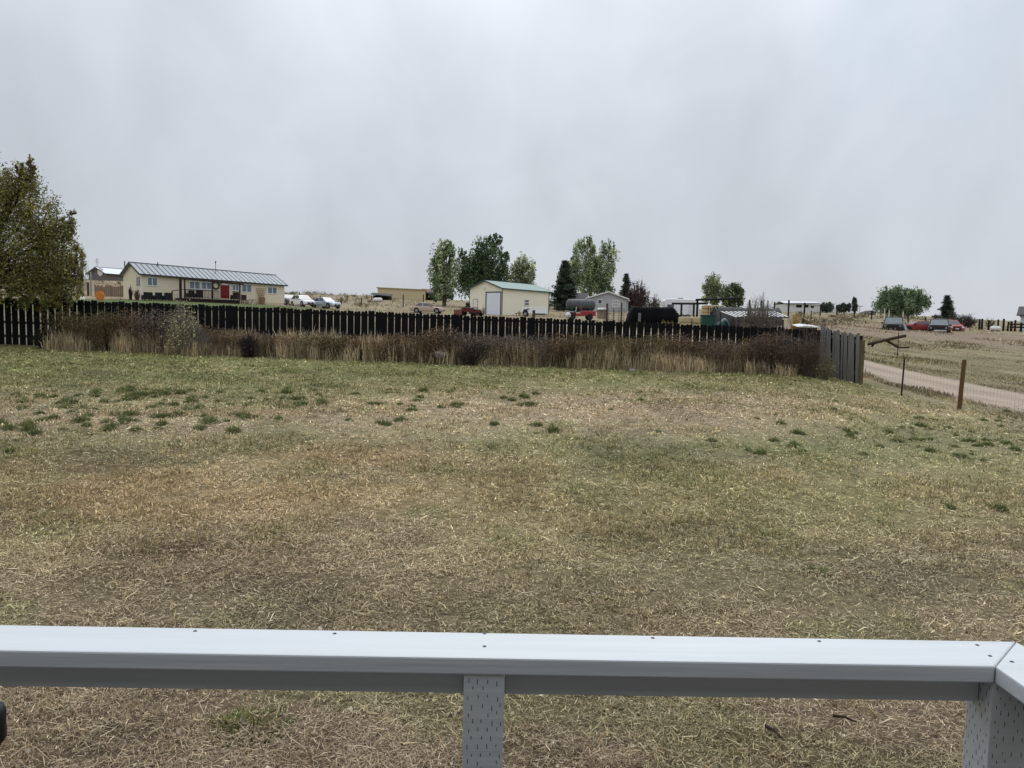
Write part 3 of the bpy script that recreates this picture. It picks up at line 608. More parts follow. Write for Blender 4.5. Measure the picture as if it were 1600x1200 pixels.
# ------------------------------------------------------------------ shrubs and trees
BARK = mat('bark', (78,68,58), .9, var=.3, scale=6, bump=.3); BARKP = mat('pale_bark', (150,146,138), .9, var=.2, scale=6); TWIG = mat('twig', (74,64,62), .9, var=.3, scale=8)
def limb(m, a, b, r0, r1, sag=.06, n=6):
    a, b = Vector(a), Vector(b); L = (b-a).length; pts = [a.lerp(b, t)+Vector((random.gauss(0, sag*L*.35), random.gauss(0, sag*L*.35), sag*L*math.sin(math.pi*t)))*(1 if 0 < t < 1 else 0) for t in (0, .35, .7, 1)]
    m.tube(pts, [r0, r0*.75+r1*.25, r0*.4+r1*.6, r1], n)
def tree(name, label, px, D, lobes, n, leaf, cols, base=None, trunk_r=.25, group=None, clump=.27, cat='tree', gap=.0, v=.32, bright=2.9, spires=3, bark=None, asp=.6):
    b = at(px, D, base or 480); t = thing(name, label, cat, b, 0, group); mpp = D/F
    n = int(n*1.6); lobes = lobes+[(cx+random.uniform(-.85,.85)*rx, cy-ry*random.uniform(.0,1.0), rx*random.uniform(.16,.36), ry*random.uniform(.3,.7)) for cx, cy, rx, ry in lobes for _ in range(spires)]; Ls = [(P(cx, cy, D)-b, rx*mpp*(1.14 if name == 'poplar_tree' else 1), ry*mpp) for cx, cy, rx, ry in lobes]
    m = MB(); top = max(L[0].z for L in Ls); hub = Vector((0, 0, max(.5, top*.35)))
    low = min(L[0].z-L[2]*.6 for L in Ls); hub.z = max(.4, min(hub.z, low+.25*(top-low)))
    m.tube([(0, 0, -.3), (0, 0, hub.z*.5), tuple(hub)], [trunk_r*1.25, trunk_r, trunk_r*.85], 8)
    vol = np.array([L[1]*L[1]*L[2] for L in Ls]); cnt = np.maximum(8, (n*vol**.7/np.sum(vol**.7))).astype(int)
    Pt, Cc = [], []
    for (c, rx, rz), k in zip(Ls, cnt):
        limb(m, hub, c+Vector((0, 0, -rz*.2)), trunk_r*.5*min(1, rx/(8*mpp)), trunk_r*.16*min(1, rx/(8*mpp))); limb(m, c+Vector((0, 0, -rz*.3)), c+Vector((0, 0, rz*.5)), trunk_r*.14*min(1, rx/(8*mpp)), trunk_r*.02)
        nc = max(6, int(k/42)); dirs = rng.normal(size=(nc, 3)); dirs /= np.linalg.norm(dirs, axis=1)[:, None]; rad = rng.uniform(.25, 1, nc)**.55
        cc = np.array(c)[None]+dirs*rad[:, None]*np.array([rx, rx*.9, rz])[None]
        for q in cc[:min(nc, 9)]: limb(m, c+Vector((0, 0, -rz*.3)), Vector(q), trunk_r*.16, trunk_r*.03, n=4)
        ci = rng.integers(0, nc, k); sg = clump*.75*min(rx, rz)*rng.uniform(.6, 1.4, nc)
        Pt.append(cc[ci]+np.clip(rng.normal(size=(k, 3)), -1.7, 1.7)*sg[ci][:, None]*np.array([1, 1, 1.7])); base_c = pal(nc, cols, v)*bright; Cc.append(base_c[ci]*np.exp(rng.normal(0, .18, k))[:, None])
    m.build('trunk', bark or BARK, t)
    Pt = np.concatenate(Pt); Cc = np.concatenate(Cc); V, Fc, C = leaves(Pt, leaf*rng.uniform(.55, 1.35, len(Pt)), Cc, asp)
    fast_mesh('crown', V, Fc, C, LEAF, t); return t
def conifer(name, label, px, D, toppy, halfw, n_lv=17, cols=((64,74,62), (54,64,56), (80,86,72)), base=None, group=None, low=.06, ragged=.25):
    b = at(px, D, base or 485); t = thing(name, label, 'tree', b, 0, group); H = P(px, toppy, D).z-b.z; Rr = halfw*D/F
    m = MB(); m.tube([(0,0,-.3), (0,0,H*.5), (0,0,H)], [Rr*.09, Rr*.055, .02], 7); m.build('trunk', BARK, t)
    Pt, Sz, Cc = [], [], []
    for i in range(n_lv):
        f = i/(n_lv-1); z = H*(low+(1-low)*f**.9); r = Rr*(1-f)**.75*(1 if f > .12 else .8)+.06*Rr; nb = max(5, int(11*(1-f)+5))
        for k in range(nb):
            a = random.uniform(0, 6.283); rl = r*random.uniform(1-ragged*1.6, 1+ragged*.5); k_ = int(60+110*rl/Rr)
            s_ = rng.random(k_)**.7; px_ = np.cos(a)*rl*s_; py_ = np.sin(a)*rl*s_; zz_ = z+rl*(.06-.32*s_+.26*s_**2)
            sp_ = .10*Rr*(1.25-.5*s_); Pt.append(np.stack([px_, py_, zz_], -1)+rng.normal(size=(k_, 3))*sp_[:, None]*np.array([1, 1, .55]))
            c = pal(1, cols, .25); Cc.append(np.repeat(c, k_, 0)*np.exp(rng.normal(0, .2, k_))[:, None])
    Pt = np.concatenate(Pt); V, Fc, C = leaves(Pt, Rr*.13*rng.uniform(.6, 1.4, len(Pt)), np.concatenate(Cc), .35)
    fast_mesh('crown', V, Fc, C, LEAF, t); return t
def twigs(name, label, px, D, toppy, halfw, n=60, levels=2, matl=None, base=None, group=None, leafcols=None, nleaf=0, leaf=.05, cat='shrub', r=.02, upright=.5, depth=.8):
    b = at(px, D, base or 520); t = thing(name, label, cat, b, 0, group); H = P(px, toppy, D).z-b.z; Rr = halfw*D/F; m = MB(); ends = []
    for i in range(n):
        a = random.uniform(0, 6.283); sp_ = random.random()**.6; e = Vector((math.cos(a)*Rr*sp_, math.sin(a)*Rr*sp_*depth, H*random.uniform(.65, 1)*(1-.45*sp_**2)))
        s = Vector((math.cos(a)*Rr*.62*sp_*random.random(), math.sin(a)*Rr*.5*sp_, -.02)); limb(m, s, e, r, r*.3, .05, 4); ends.append(e)
        for j in range(levels*2):
            q = s.lerp(e, random.uniform(.35, .9)); e2 = q+(Vector((random.gauss(0, 1), random.gauss(0, 1), abs(random.gauss(upright, .6))))*Rr*.22); limb(m, q, e2, r*.55, r*.2, .05, 3); ends.append(e2)
    m.build('stems', matl or TWIG, t)
    if nleaf:
        E = np.array([tuple(e) for e in ends]); k = rng.integers(0, len(E), nleaf); f = rng.random(nleaf)**.5
        pt = E[k]*np.stack([f**.2, f**.2, f**.8], -1)+rng.normal(size=(nleaf, 3))*Rr*.07; V, Fc, C = leaves(pt, leaf*rng.uniform(.5, 1.4, nleaf), pal(nleaf, leafcols, .28), .5); fast_mesh('foliage', V, Fc, C, LEAF, t)
    return t
# big tree at the left edge
tree('broadleaf_tree', 'big dark leafy tree at the left edge hanging over the board fence', -32, 24.5,
     [(8,330,44,52),(-45,320,60,60),(34,284,24,28),(46,268,9,22),(62,345,36,38),(90,372,28,34),(96,415,30,38),(20,400,60,60),(-60,410,70,70),(60,436,48,32),(-10,440,60,26),(88,452,28,20),(30,300,30,30),(47,254,5,12),(52,262,6,8),(108,345,12,14),(118,400,13,20),(-110,370,70,80),(75,408,40,44),(62,474,36,11),(92,468,22,12),(118,425,15,28),(122,452,14,20),(106,366,15,16)],
     52000, .085, [(86,84,46),(74,74,42),(96,92,54),(64,66,42),(82,82,48),(90,84,52)], base=545, trunk_r=.10, clump=.21, bright=2.5, spires=1, v=.24, asp=.42, bark=mat('dark_bark', (48,42,36), .9, var=.3))
# poplars behind the garage and elsewhere
PG = [(76,86,62),(66,78,58),(90,98,70),(100,104,80)]
tree('poplar_tree', 'grey-green poplar left of the tallest poplar behind the cream garage', 694, 146, [(694,402,14,22),(682,425,11,18),(705,420,11,24),(692,445,20,18),(700,388,8,10),(680,408,6,9),(690,460,16,10)], 5200, .42, PG, trunk_r=.3, base=467)
tree('poplar_tree', 'tallest dark green poplar with several spires behind the cream garage roof', 757, 150, [(750,400,11,30),(762,392,9,22),(775,392,9,24),(742,420,14,26),(770,420,20,28),(724,420,12,22),(732,440,20,22),(757,445,30,20),(785,425,9,20),(792,405,5,11),(720,398,5,8),(780,450,18,12)], 12500, .40, [(60,72,48),(54,66,46),(68,80,54),(48,60,44)], trunk_r=.35, base=470, clump=.26)
tree('poplar_tree', 'small yellowish olive poplar above the right part of the garage roof', 816, 155, [(816,412,11,15),(808,428,12,16),(824,430,12,16),(816,444,18,10),(799,440,8,12)], 3600, .40, [(102,106,80),(92,98,74),(110,110,86),(82,88,68)], trunk_r=.25, base=478)
tree('poplar_tree', 'tall open poplar with yellow-green crown behind the grey gabled house', 922, 158, [(904,405,11,24),(917,392,8,18),(922,385,7,12),(930,410,10,20),(945,398,9,20),(956,404,9,18),(912,428,20,24),(940,428,16,18),(925,445,24,16),(898,430,10,20),(955,425,7,12),(940,450,20,8)], 9500, .40, [(92,100,72),(78,90,64),(104,108,82),(70,80,60)], trunk_r=.32, base=480)
conifer('spruce_tree', 'broad dark spruce between the garage and the grey gabled house', 881, 140, 410, 24, 19, base=488, ragged=.35)
conifer('spruce_tree', 'slim dark spruce rising right of the grey gabled house', 977, 150, 429, 15, 17, base=485)
twigs('bare_tree', 'purple-brown nearly bare round tree right of the slim spruce', 996, 148, 430, 20, 80, 3, mat('purple_twig', (84,66,66), .9, var=.3), base=485, leafcols=[(92,68,66),(80,62,60),(104,84,76)], nleaf=2800, leaf=.32, cat='tree', r=.07)
twigs('bare_shrub', 'sparse olive shrub right of the purple-brown tree', 1021, 140, 456, 14, 40, 2, None, base=487, leafcols=[(88,86,66),(76,78,60)], nleaf=700, leaf=.24, r=.05)
twigs('bare_shrub', 'thin leafless saplings between the garage and the broad spruce', 857, 152, 438, 12, 26, 2, BARKP, base=482, r=.045, nleaf=160, leaf=.2, leafcols=[(120,112,96)])
tree('round_tree', 'grey-green loose tree left of its dark neighbour behind the black timber frame', 1114, 165, [(1114,440,12,11),(1106,455,10,12),(1120,456,13,12),(1112,468,16,8)], 3200, .40, [(86,92,70),(98,100,80),(76,84,62)], trunk_r=.25, base=488)
tree('round_tree', 'dark dense rounded tree behind the right post of the black timber frame', 1146, 160, [(1148,452,10,9),(1138,460,12,12),(1153,464,10,12),(1145,473,16,8)], 4200, .36, [(56,66,44),(48,58,42),(66,74,52)], trunk_r=.25, base=488)
tree('round_tree', 'wide spreading green tree on the ridge above the parked old trucks', 1411, 150, [(1390,468,17,14),(1410,462,20,11),(1432,466,17,12),(1378,478,14,10),(1410,478,28,11),(1442,474,11,11),(1400,488,24,6),(1425,486,16,8)], 12000, .36, [(68,80,60),(60,72,54),(78,90,68),(90,98,76)], trunk_r=.28, base=499)
conifer('spruce_tree', 'lone dark spruce on the ridge to the right of the wide green tree', 1478, 140, 463, 17, 15, base=503, ragged=.4)
twigs('bare_shrub', 'low dark purple shrub at the left foot of the lone ridge spruce', 1462, 140, 488, 8, 24, 2, mat('purple_twig', (84,66,66)), base=503, leafcols=[(74,60,66)], nleaf=260, leaf=.22, r=.03)
twigs('bare_shrub', 'wide leafless grey thicket right of the lone ridge spruce', 1506, 100, 489, 21, 110, 2, None, base=510, r=.03, leafcols=[(88,78,74),(78,72,66)], nleaf=900, leaf=.16)
twigs('bare_shrub', 'small bare shrub behind the rail posts near the right edge', 1546, 105, 493, 10, 30, 2, None, base=511, r=.025)
twigs('bare_tree', 'pale leafless saplings just right of the big left tree', 128, 118, 376, 12, 20, 2, BARKP, base=462, r=.045, cat='tree', upright=1.2)
tree('columnar_cypress', 'narrow dark evergreen column by the white house porch on the ridge', 1335, 178, [(1335,470,3,6),(1335,477,4,7),(1335,483,4,5)], 2600, .28, [(52,58,50),(44,50,44)], base=489, trunk_r=.1, cat='tree')
# shrubs along the fence
RBR = [(196,188,146),(178,172,128),(206,198,160),(156,150,112)]
twigs('rabbitbrush', 'tall pale yellow topped shrub rising over the dark fence at left', 286, 23.2, 460, 26, 120, 3, mat('grey_twig', (112,108,104), .9, var=.2), base=552, leafcols=RBR, nleaf=3600, leaf=.06, r=.008, upright=.9)
twigs('sage_shrub', 'grey shrub leaning right at the foot of the pale yellow topped shrub', 304, 23.3, 504, 30, 90, 3, mat('grey_twig2', (124,120,118), .9, var=.2), base=553, leafcols=[(122,118,114),(106,104,102)], nleaf=420, leaf=.04, r=.009, upright=.9)
twigs('dark_shrub', 'rounded near-black shrub low among the straw left of centre', 388, 23.1, 514, 20, 90, 3, mat('dark_twig', (40,34,34), .9), base=560, leafcols=[(74,64,58),(88,74,66)], nleaf=420, leaf=.05, r=.008)
twigs('dark_shrub', 'dark low shrub mound among the straw below the cream garage door', 738, 23.05, 532, 28, 100, 3, mat('dark_twig', (40,34,34), .9), base=573, leafcols=[(92,78,68),(104,88,74)], nleaf=420, leaf=.05, r=.007)
for k_, (px_, tp_, hw_, lb) in enumerate([(1188,508,27,'leftmost of the three purple-brown twiggy shrubs near the fence corner'),(1222,499,29,'middle of the three purple-brown twiggy shrubs near the fence corner'),(1262,500,27,'rightmost of the three purple-brown twiggy shrubs, against the fence corner')]):
    twigs('purple_shrub', lb, px_, 22.9-.15*k_, tp_, hw_, 110, 3, mat('purple_twig2', (92,78,70), .9, var=.3), base=580, leafcols=[(110,90,76),(98,82,72),(122,100,82)], nleaf=1900, leaf=.04, r=.007, group='purple-brown shrubs at the fence corner')
twigs('sage_shrub', 'pale grey-green feathery shrub in front of the weathered grey boards', 1291, 22.3, 545, 19, 60, 3, mat('sage_twig', (120,114,92), .9), base=590, leafcols=[(132,130,100),(116,116,90),(148,140,108)], nleaf=1300, leaf=.05, r=.007, upright=.2)
twigs('dark_shrub', 'dark green low shrub under the big left tree against the fence', 78, 23.9, 508, 26, 80, 3, mat('dark_twig', (40,34,34), .9), base=547, leafcols=[(50,54,38),(42,46,34)], nleaf=2200, leaf=.06, r=.008)
twigs('bare_shrub', 'bare grey twiggy bush behind the fence in front of the striped pen roof', 1184, 30, 452, 33, 190, 3, mat('grey_twig3', (104,98,88), .9, var=.2), base=560, leafcols=[(128,122,104),(112,106,92)], nleaf=4200, leaf=.055, r=.013)
twigs('tall_reeds', 'clump of tall yellow dry reeds right of the striped pen roof', 1242, 52, 481, 11, 70, 0, mat('reed', (166,136,84), .9, var=.25), base=519, r=.02, cat='reeds')
ROCK = mat('field_stone', (136,130,122), .9, var=.2, scale=5, bump=.4)
for px_, py_, D_, s_, lb in ((686,566,23.15,.24,'big pale rounded rock half hidden in the straw below the tan sedan'),(988,574,22.2,.11,'small round grey stone at the edge of the straw right of centre')):
    b = at(px_, D_, py_); m = MB(); m.ball((0,0,s_*.25 if s_ < .2 else .25), (s_*.85, s_*.7, s_*.5), 12, 8); m.v = [(x*(1+.12*math.sin(9*y+3*z)), y, z*(1+.1*math.cos(7*x))) for x, y, z in m.v]
    o = m.build('rock', ROCK, smooth=True); o.location = b; tag(o, lb, 'rock')
# sagebrush on the hill skyline
def sage():
    n0 = 150; px = np.concatenate([rng.uniform(150, 620, 110), rng.uniform(1230, 1500, 40)]); D = np.concatenate([rng.uniform(115, 240, 110), rng.uniform(80, 150, 40)]); Vs, Fs, Cs, off = [], [], [], 0
    for a, d in zip(px, D):
        b = at(a, d, 465)
        if abs(b.x+30) < 13 and b.y < 112: continue
        s = random.uniform(.45, 1.1); k = 70; p = rng.normal(size=(k, 3))*np.array([s, s, s*.45])*.6+np.array([b.x, b.y, b.z+s*.4]); V, Fc, C = leaves(p, rng.uniform(.15, .35, k), pal(k, [(112,106,82),(98,92,74),(126,112,82)], .2)); Vs.append(V); Fs.append(Fc+off); Cs.append(C); off += len(V)
    tag(fast_mesh('sagebrush', np.concatenate(Vs), np.concatenate(Fs), np.concatenate(Cs), LEAF), 'dull sagebrush scattered over the far hillside', 'brush', kind='stuff')
sage()

# ------------------------------------------------------------------ buildings
def lh(t, px, py, y=0.):      # photo pixel -> local (x, z) on the thing's plane local y
    r = t.rotation_euler.z; ax = (math.cos(r), math.sin(r)); ay = (-ax[1], ax[0]); d = ray(px, py); o = t.location
    D = (o.x*ay[0]+o.y*ay[1]+y)/(d[0]*ay[0]+d[1]*ay[1]); return (d[0]*D-o.x)*ax[0]+(d[1]*D-o.y)*ax[1], d[2]*D+CZ-o.z
def lhx(t, px, py, x=0.):     # same on the plane local x -> (y, z)
    r = t.rotation_euler.z; ax = (math.cos(r), math.sin(r)); ay = (-ax[1], ax[0]); d = ray(px, py); o = t.location
    D = (o.x*ax[0]+o.y*ax[1]+x)/(d[0]*ax[0]+d[1]*ax[1]); return (d[0]*D-o.x)*ay[0]+(d[1]*D-o.y)*ay[1], d[2]*D+CZ-o.z
GLASS = mat('window_glass', (98,112,126), .12, var=.2, scale=.8, spec=.8); GLASSD = mat('dark_glass', (40,46,54), .1, var=.2, spec=.8); WHITE = mat('white_trim', (226,226,222), .5, var=.05); DOORW = mat('white_door', (228,231,238), .45, var=.04, stretch=(1,1,8))
CREAM = mat('cream_siding', (228,214,188), .7, var=.05, scale=1.2, stretch=(.3, .3, 9)); CREAM2 = mat('cream_metal', (240,234,212), .6, var=.05, scale=1.5, stretch=(6, 6, .2))
ROOFM = mat('galvanised_roof', (140,147,152), .5, .15, var=.08, scale=1.5); SEAM = mat('roof_seam', (84,90,95), .5, var=.1); DARKW = mat('dark_porch_wood', (54,38,34), .8, var=.25, scale=4); DARKR = mat('dark_trim', (48,50,50), .6, var=.1)
REDD = mat('red_door', (120,22,26), .45, var=.06); INNER_SHADE = mat('deep_shade', (18,17,16), .9, var=.2); GREENR = mat('green_roof', (112,138,132), .5, .05, var=.06, scale=1); GREENT = mat('green_trim', (52,72,66), .5)  # near-black put in for the shaded insides of truck beds and windows
def window(t, x0, x1, z0, z1, y=0., mull=1, rows=0, fw=.07, glass=None, name='window', fm=None):
    m = MB(); yf = y-.06
    m.box(x0, x1, yf, y, z0, z0+fw).box(x0, x1, yf, y, z1-fw, z1).box(x0, x0+fw, yf, y, z0+fw, z1-fw).box(x1-fw, x1, yf, y, z0+fw, z1-fw)
    for k in range(mull): xc = x0+(x1-x0)*(k+1)/(mull+1); m.box(xc-fw*.45, xc+fw*.45, yf+.005, y, z0+fw, z1-fw)
    for k in range(rows): zc = z0+(z1-z0)*(k+1)/(rows+1); m.box(x0+fw, x1-fw, yf+.008, y, zc-fw*.4, zc+fw*.4)
    f = m.build(name, fm or WHITE, t); MB().box(x0+fw*.6, x1-fw*.6, y-.03, y-.012, z0+fw*.6, z1-fw*.6).build('pane', glass or GLASS, f); return f
def gable_walls(L, W, h0, h1, rise, base=-1.0):   # closed shell, eave height may change along x
    m = MB(); a = [(0,0,base),(L,0,base),(L,0,h1),(0,0,h0)]; m.poly(a); m.poly([(0,W,base),(0,W,h0),(L,W,h1),(L,W,base)])
    m.poly([(0,0,base),(0,0,h0),(0,W/2,h0+rise),(0,W,h0),(0,W,base)]); m.poly([(L,0,base),(L,W,base),(L,W,h1),(L,W/2,h1+rise),(L,0,h1)]); return m
def gable_roof(t, L, W, h0, h1, rise, oh, og, th_, mt, seam=0, trim=None, smat=None):
    m = MB(); k = rise/(W/2); zf = lambda x: np.interp(x, [0, L], [h0, h1])
    for s in (0, 1):
        ye, yr = ((-oh, W/2) if s == 0 else (W+oh, W/2)); ze = -k*oh
        pts = [(-og, ye, h0+ze+.04), (L+og, ye, h1+ze+.04), (L+og, yr, h1+rise+.04), (-og, yr, h0+rise+.04)]; m.poly(pts, (0, 0, th_))
    r = m.build('roof', mt, t)
    if seam:
        m = MB()
        for x in np.arange(-og+.02, L+og, seam):
            for ye in (-oh, W+oh): m.bar((x, ye, zf(x)-k*oh+.045+th_+.02), (x, W/2, zf(x)+rise+.045+th_+.02), .06, .05)
        m.build('seam', smat or SEAM, r)
    if trim:
        m = MB()
        for y_ in (-oh-.012, W+oh+.012): m.bar((-og, y_, h0-k*oh+.02), (L+og, y_, h1-k*oh+.02), .022, .16)
        for x_, hh in ((-og-.012, h0), (L+og+.012, h1)):
            for ye in (-oh, W+oh): m.bar((x_, ye, hh-k*oh+.03), (x_, W/2, hh+rise+.03), .022, .18)
        m.bar((-og, W/2, h0+rise+.04+th_+.03), (L+og, W/2, h1+rise+.04+th_+.03), .2, .05); m.build('fascia', trim, r)
    return r
# long cream house on the hill
loc = at(221, 90, 470); ch = thing('ranch_house', 'long cream house with metal roof and red door on the hill', 'house', loc, R(45))
L_ = lh(ch, 444, 476)[0]; h0 = lh(ch, 221, 427)[1]; h1 = lh(ch, 444, 445)[1]; yb = lhx(ch, 193, 468)[0]; W_ = yb; rise = 1.28
gable_walls(L_, W_, h0, h1, rise).build('wall', CREAM, ch); gable_roof(ch, L_, W_, h0, h1, rise, .35, .35, .07, ROOFM, .62, DARKR)
MB().box(-.03, .12, -.025, .0, -1, h0-.05).box(L_-.1, L_+.03, -.025, 0, -1, h1-.05).build('corner_trim', WHITE, ch)
MB().box(.13, L_-.11, -.012, 0, -1, .28).build('skirting', mat('house_skirt', (206,192,160), .8, var=.08, scale=2), ch)
for xa, xb, ya, yb_, mu in ((229.2,246.4,432.5,447.5,1),(295,313,439,452.5,1),(313.8,331,440,453,1),(362,373.5,443.5,455,1),(377,393.5,443.5,457.5,1),(417.5,433,447.5,460,1)):
    x0, z1 = lh(ch, xa, ya); x1, z0 = lh(ch, xb, yb_); z1 = (z1+lh(ch, xb, ya+.8)[1])/2
    window(ch, x0, x1, z0, z1, mull=mu, fw=.1)
y0_, z0_ = lhx(ch, 217.8, 446.5); y1_, z1_ = lhx(ch, 214.5, 433); MB().box(-.05, 0, min(y0_, y1_)-.2, max(y0_, y1_)+.2, z0_, z1_).build('gable_window', mat('mauve_glass', (136,112,118), .3), ch)
x0, z1 = lh(ch, 345.5, 440); x1, z0 = lh(ch, 357, 466); dr = MB().box(x0, x1, -.06, 0, z0, z1-.42).build('door', REDD, ch)
MB().box(x0-.08, x0, -.08, 0, z0, z1+.02).box(x1, x1+.08, -.08, 0, z0, z1+.02).box(x0, x1, -.08, 0, z1-.07, z1+.02).build('door_frame', REDD, dr); MB().box(x0, x1, -.05, 0, z1-.42, z1-.07).build('transom', WHITE, dr); MB().ball((x1-.12, -.1, z0+1), .05, 8, 6).build('handle', ROOFM, dr)
xa, za = lh(ch, 337, 446); m = MB(); m.tube([(xa+.42*math.cos(a), -.06, za+.42*math.sin(a)) for a in np.linspace(0, 6.28, 13)], .11, 6); wr = thing('door_wreath', 'dark round wreath hung on the cream wall left of the red door', 'wreath', ch.matrix_basis@Vector((xa, -.0, za)), R(45)); m.v = [(v[0]-xa, v[1], v[2]-za) for v in m.v]; m.build('ring', mat('wreath_green', (62,60,44), .9, var=.5, scale=8), wr)
for px_, a_, b_ in ((246.6, 410, 414.5),): x, z = lh(ch, px_, b_, W_/2-.5); MB().tube([(x, W_/2-.5, z-.6), (x, W_/2-.5, z+.35)], .07, 8).build('vent_pipe', SEAM, ch)
x, z = lh(ch, 337, 425, W_*.3); m = MB(); zt = lh(ch, 337.5, 408, W_*.3)[1]; m.tube([(x, W_*.3, z-1.0), (x, W_*.3, zt)], .035, 6); m.box(x-.06, x+.06, W_*.3-.06, W_*.3+.06, zt-.25, zt); m.build('antenna_mast', SEAM, ch)
# porch
pc = thing('porch', 'dark brown wooden porch with railing before the red door', 'porch', loc, R(45)); PD = 2.6
def pl(px, py, y=-PD): return lh(ch, px, py, y)
fx0, fz0 = pl(287, 465.5); fx1, _ = pl(375.5, 468); fzz = fz0
MB().box(fx0, fx1, -PD, -.03, fzz-.12, fzz).build('floor', DARKW, pc); MB().box(fx0+.05, fx1-.05, -PD+.03, -PD+.08, -.6, fzz-.12).build('skirt', mat('porch_skirt', (40,26,24), .9, var=.2), pc)
tops = {}
for px_, tpy in ((288.8,435.5),(332,440.5),(375,444.5)):
    x, zt = pl(px_, tpy); MB().box(x-.07, x+.07, -PD, -PD+.14, fzz, zt).build('post', DARKW, pc); tops[px_] = (x, zt)
for px_, tpy in ((279.5,435),(284,435.5)):
    x, zt = lh(ch, px_, tpy, -PD+.9 if px_ < 280 else -PD+.45); MB().box(x-.06, x+.06, -PD+.6, -PD+.72, -.4, zt).build('post', DARKW, pc)
(xa, za), (xb, zb) = tops[288.8], tops[375]; MB().bar((xa-.5, -PD+.07, za), (xb+.5, -PD+.07, zb+.02), .1, .16).build('beam', DARKW, pc)
m = MB()
for k in range(7): x = xa+(xb-xa)*k/6; z = za+(zb-za)*k/6+.1; m.bar((x, -PD-.2, z), (x, -.05, z+.12), .05, .1)
m.build('rafter', DARKW, pc)
xm_ = tops[332][0]; rz = pl(310, 453)[1]
for a, b in ((xa, xm_), (xm_, xa+(xb-xa)*.62), (xa+(xb-xa)*.86, xb)):
    m = MB(); m.bar((a, -PD+.07, rz-.0), (b, -PD+.07, rz-.05), .09, .07); m.bar((a, -PD+.07, fzz+.12), (b, -PD+.07, fzz+.12), .05, .06)
    for x in np.arange(a+.12, b-.05, .17): m.box(x-.022, x+.022, -PD+.05, -PD+.09, fzz+.12, rz-.03)
    m.build('railing', DARKW, pc)
m = MB(); x2, z2 = pl(270.5, 454.5); m.bar((x2, -PD+.3, z2), (xa, -PD+.3, rz), .09, .08); m.box(x2-.06, x2+.06, -PD+.25, -PD+.37, -.5, z2); [m.box(x2+.2+k*.35, x2+.55+k*.35, -PD+.1, -PD+1.2, fzz-.75+.2*k, fzz-.7+.2*k) for k in range(4)]; m.build('steps', DARKW, pc)
def place(t, x, y, z=None):
    q = ch.matrix_basis@Vector((x, y, 0)); q.z = float(Zg(q.x, q.y)) if z is None else loc.z+z; return q
DKF = mat('dark_wicker', (22,22,26), .8, var=.3, scale=12)
def patio_chair(px, py, label, y, z=None, w_=.9, h_=.95, group=None):
    x, zz = lh(ch, px, py, y); t = thing('patio_chair', label, 'chair', place(ch, x, y, z), R(45), group); w2 = w_/2
    MB().box(-w2, w2, -.4, .4, .12, .42).build('seat', DKF, t); MB().box(-w2, w2, -.45, -.33, .12, h_).build('backrest', DKF, t)
    for s in (-1, 1):
        MB().box(s*w2-.07*s-.06, s*w2-.07*s+.06, -.32, .38, .43, .62).build('armrest', DKF, t)
        for y_ in (-.36, .34): MB().box(s*(w2-.1)-.035, s*(w2-.1)+.035, y_-.035, y_+.035, -.15, .12).build('leg', DKF, t)
for k, (px_, lb) in enumerate(((229.5,'leftmost of the three black patio seats on the lawn before the cream house'),(246,'middle of the three black patio seats on the lawn before the cream house'),(260.5,'rightmost of the three black patio seats on the lawn, beside the porch steps'))):
    patio_chair(px_, 466, lb, -2.2-.3*k, w_=[.98,.78,.82][k], group='black patio seats by the cream house')
patio_chair(297, 462, 'dark chair behind the left end of the porch railing', -1.6, fzz, .7, .95); patio_chair(310, 463, 'dark chair in front of the left porch window', -1.6, fzz, .8, 1.0); patio_chair(366, 466, 'dark chair at the right end of the porch', -1.4, fzz, .7, .95)
x, z = lh(ch, 382.5, 472, -1.0); t = thing('patio_chair', 'dark slatted chair on the lawn just right of the porch', 'chair', place(ch, x, -1.0), R(45)); MB().box(-.35, .35, -.3, .3, .42, .47).build('seat', DARKW, t); MB().box(-.35, .35, .25, .3, .5, 1.15).build('backrest', DARKW, t)
for a in (-.3, .3):
    for b in (-.25, .25): MB().box(a-.035, a+.035, b-.035, b+.035, -.1, .42).build('leg', DARKW, t)
x, z = lh(ch, 394.5, 473, -.9); t = thing('garden_table', 'small white garden table on the lawn left of the trellis', 'table', place(ch, x, -.9), R(45)); MB().tube([(0,0,.0), (0,0,.5)], .12, 8).build('pedestal', WHITE, t); MB().tube([(0,0,.5), (0,0,.56)], .5, 14).build('tabletop', DARKR, t)
x0, z1 = lh(ch, 400.5, 450.5, -.15); x1, z0 = lh(ch, 415, 465, -.15); xc = (x0+x1)/2; zb_ = lh(ch, 408, 474.5, -.15)[1]; t = thing('garden_trellis', 'wooden fan trellis leaning on the cream wall right of the porch', 'trellis', ch.matrix_basis@Vector((xc, -.18, 0)), R(45)); TRW = mat('trellis_wood', (150,126,92), .8, var=.15)
m = MB()
for k in np.linspace(-1, 1, 5): m.bar((k*.32, 0, z0), (k*(x1-x0)/2, 0, z1), .05, .04)
for f in np.linspace(0, 1, 5): w_ = .32+((x1-x0)/2-.32)*f; m.bar((-w_, -.03, z0+(z1-z0)*f), (w_, -.03, z0+(z1-z0)*f), .03, .05)
m.build('lattice', TRW, t); gp = thing('planter_tub', 'brown planter tub below the fan trellis', 'planter', ch.matrix_basis@Vector((xc, -.45, 0)), R(45)); MB().tube([(0,0,zb_-.1), (0,0,zb_+.35), (0,0,z0)], [.3, .36, .4], 12).build('tub', mat('tub_brown', (138,110,84), .8), gp)
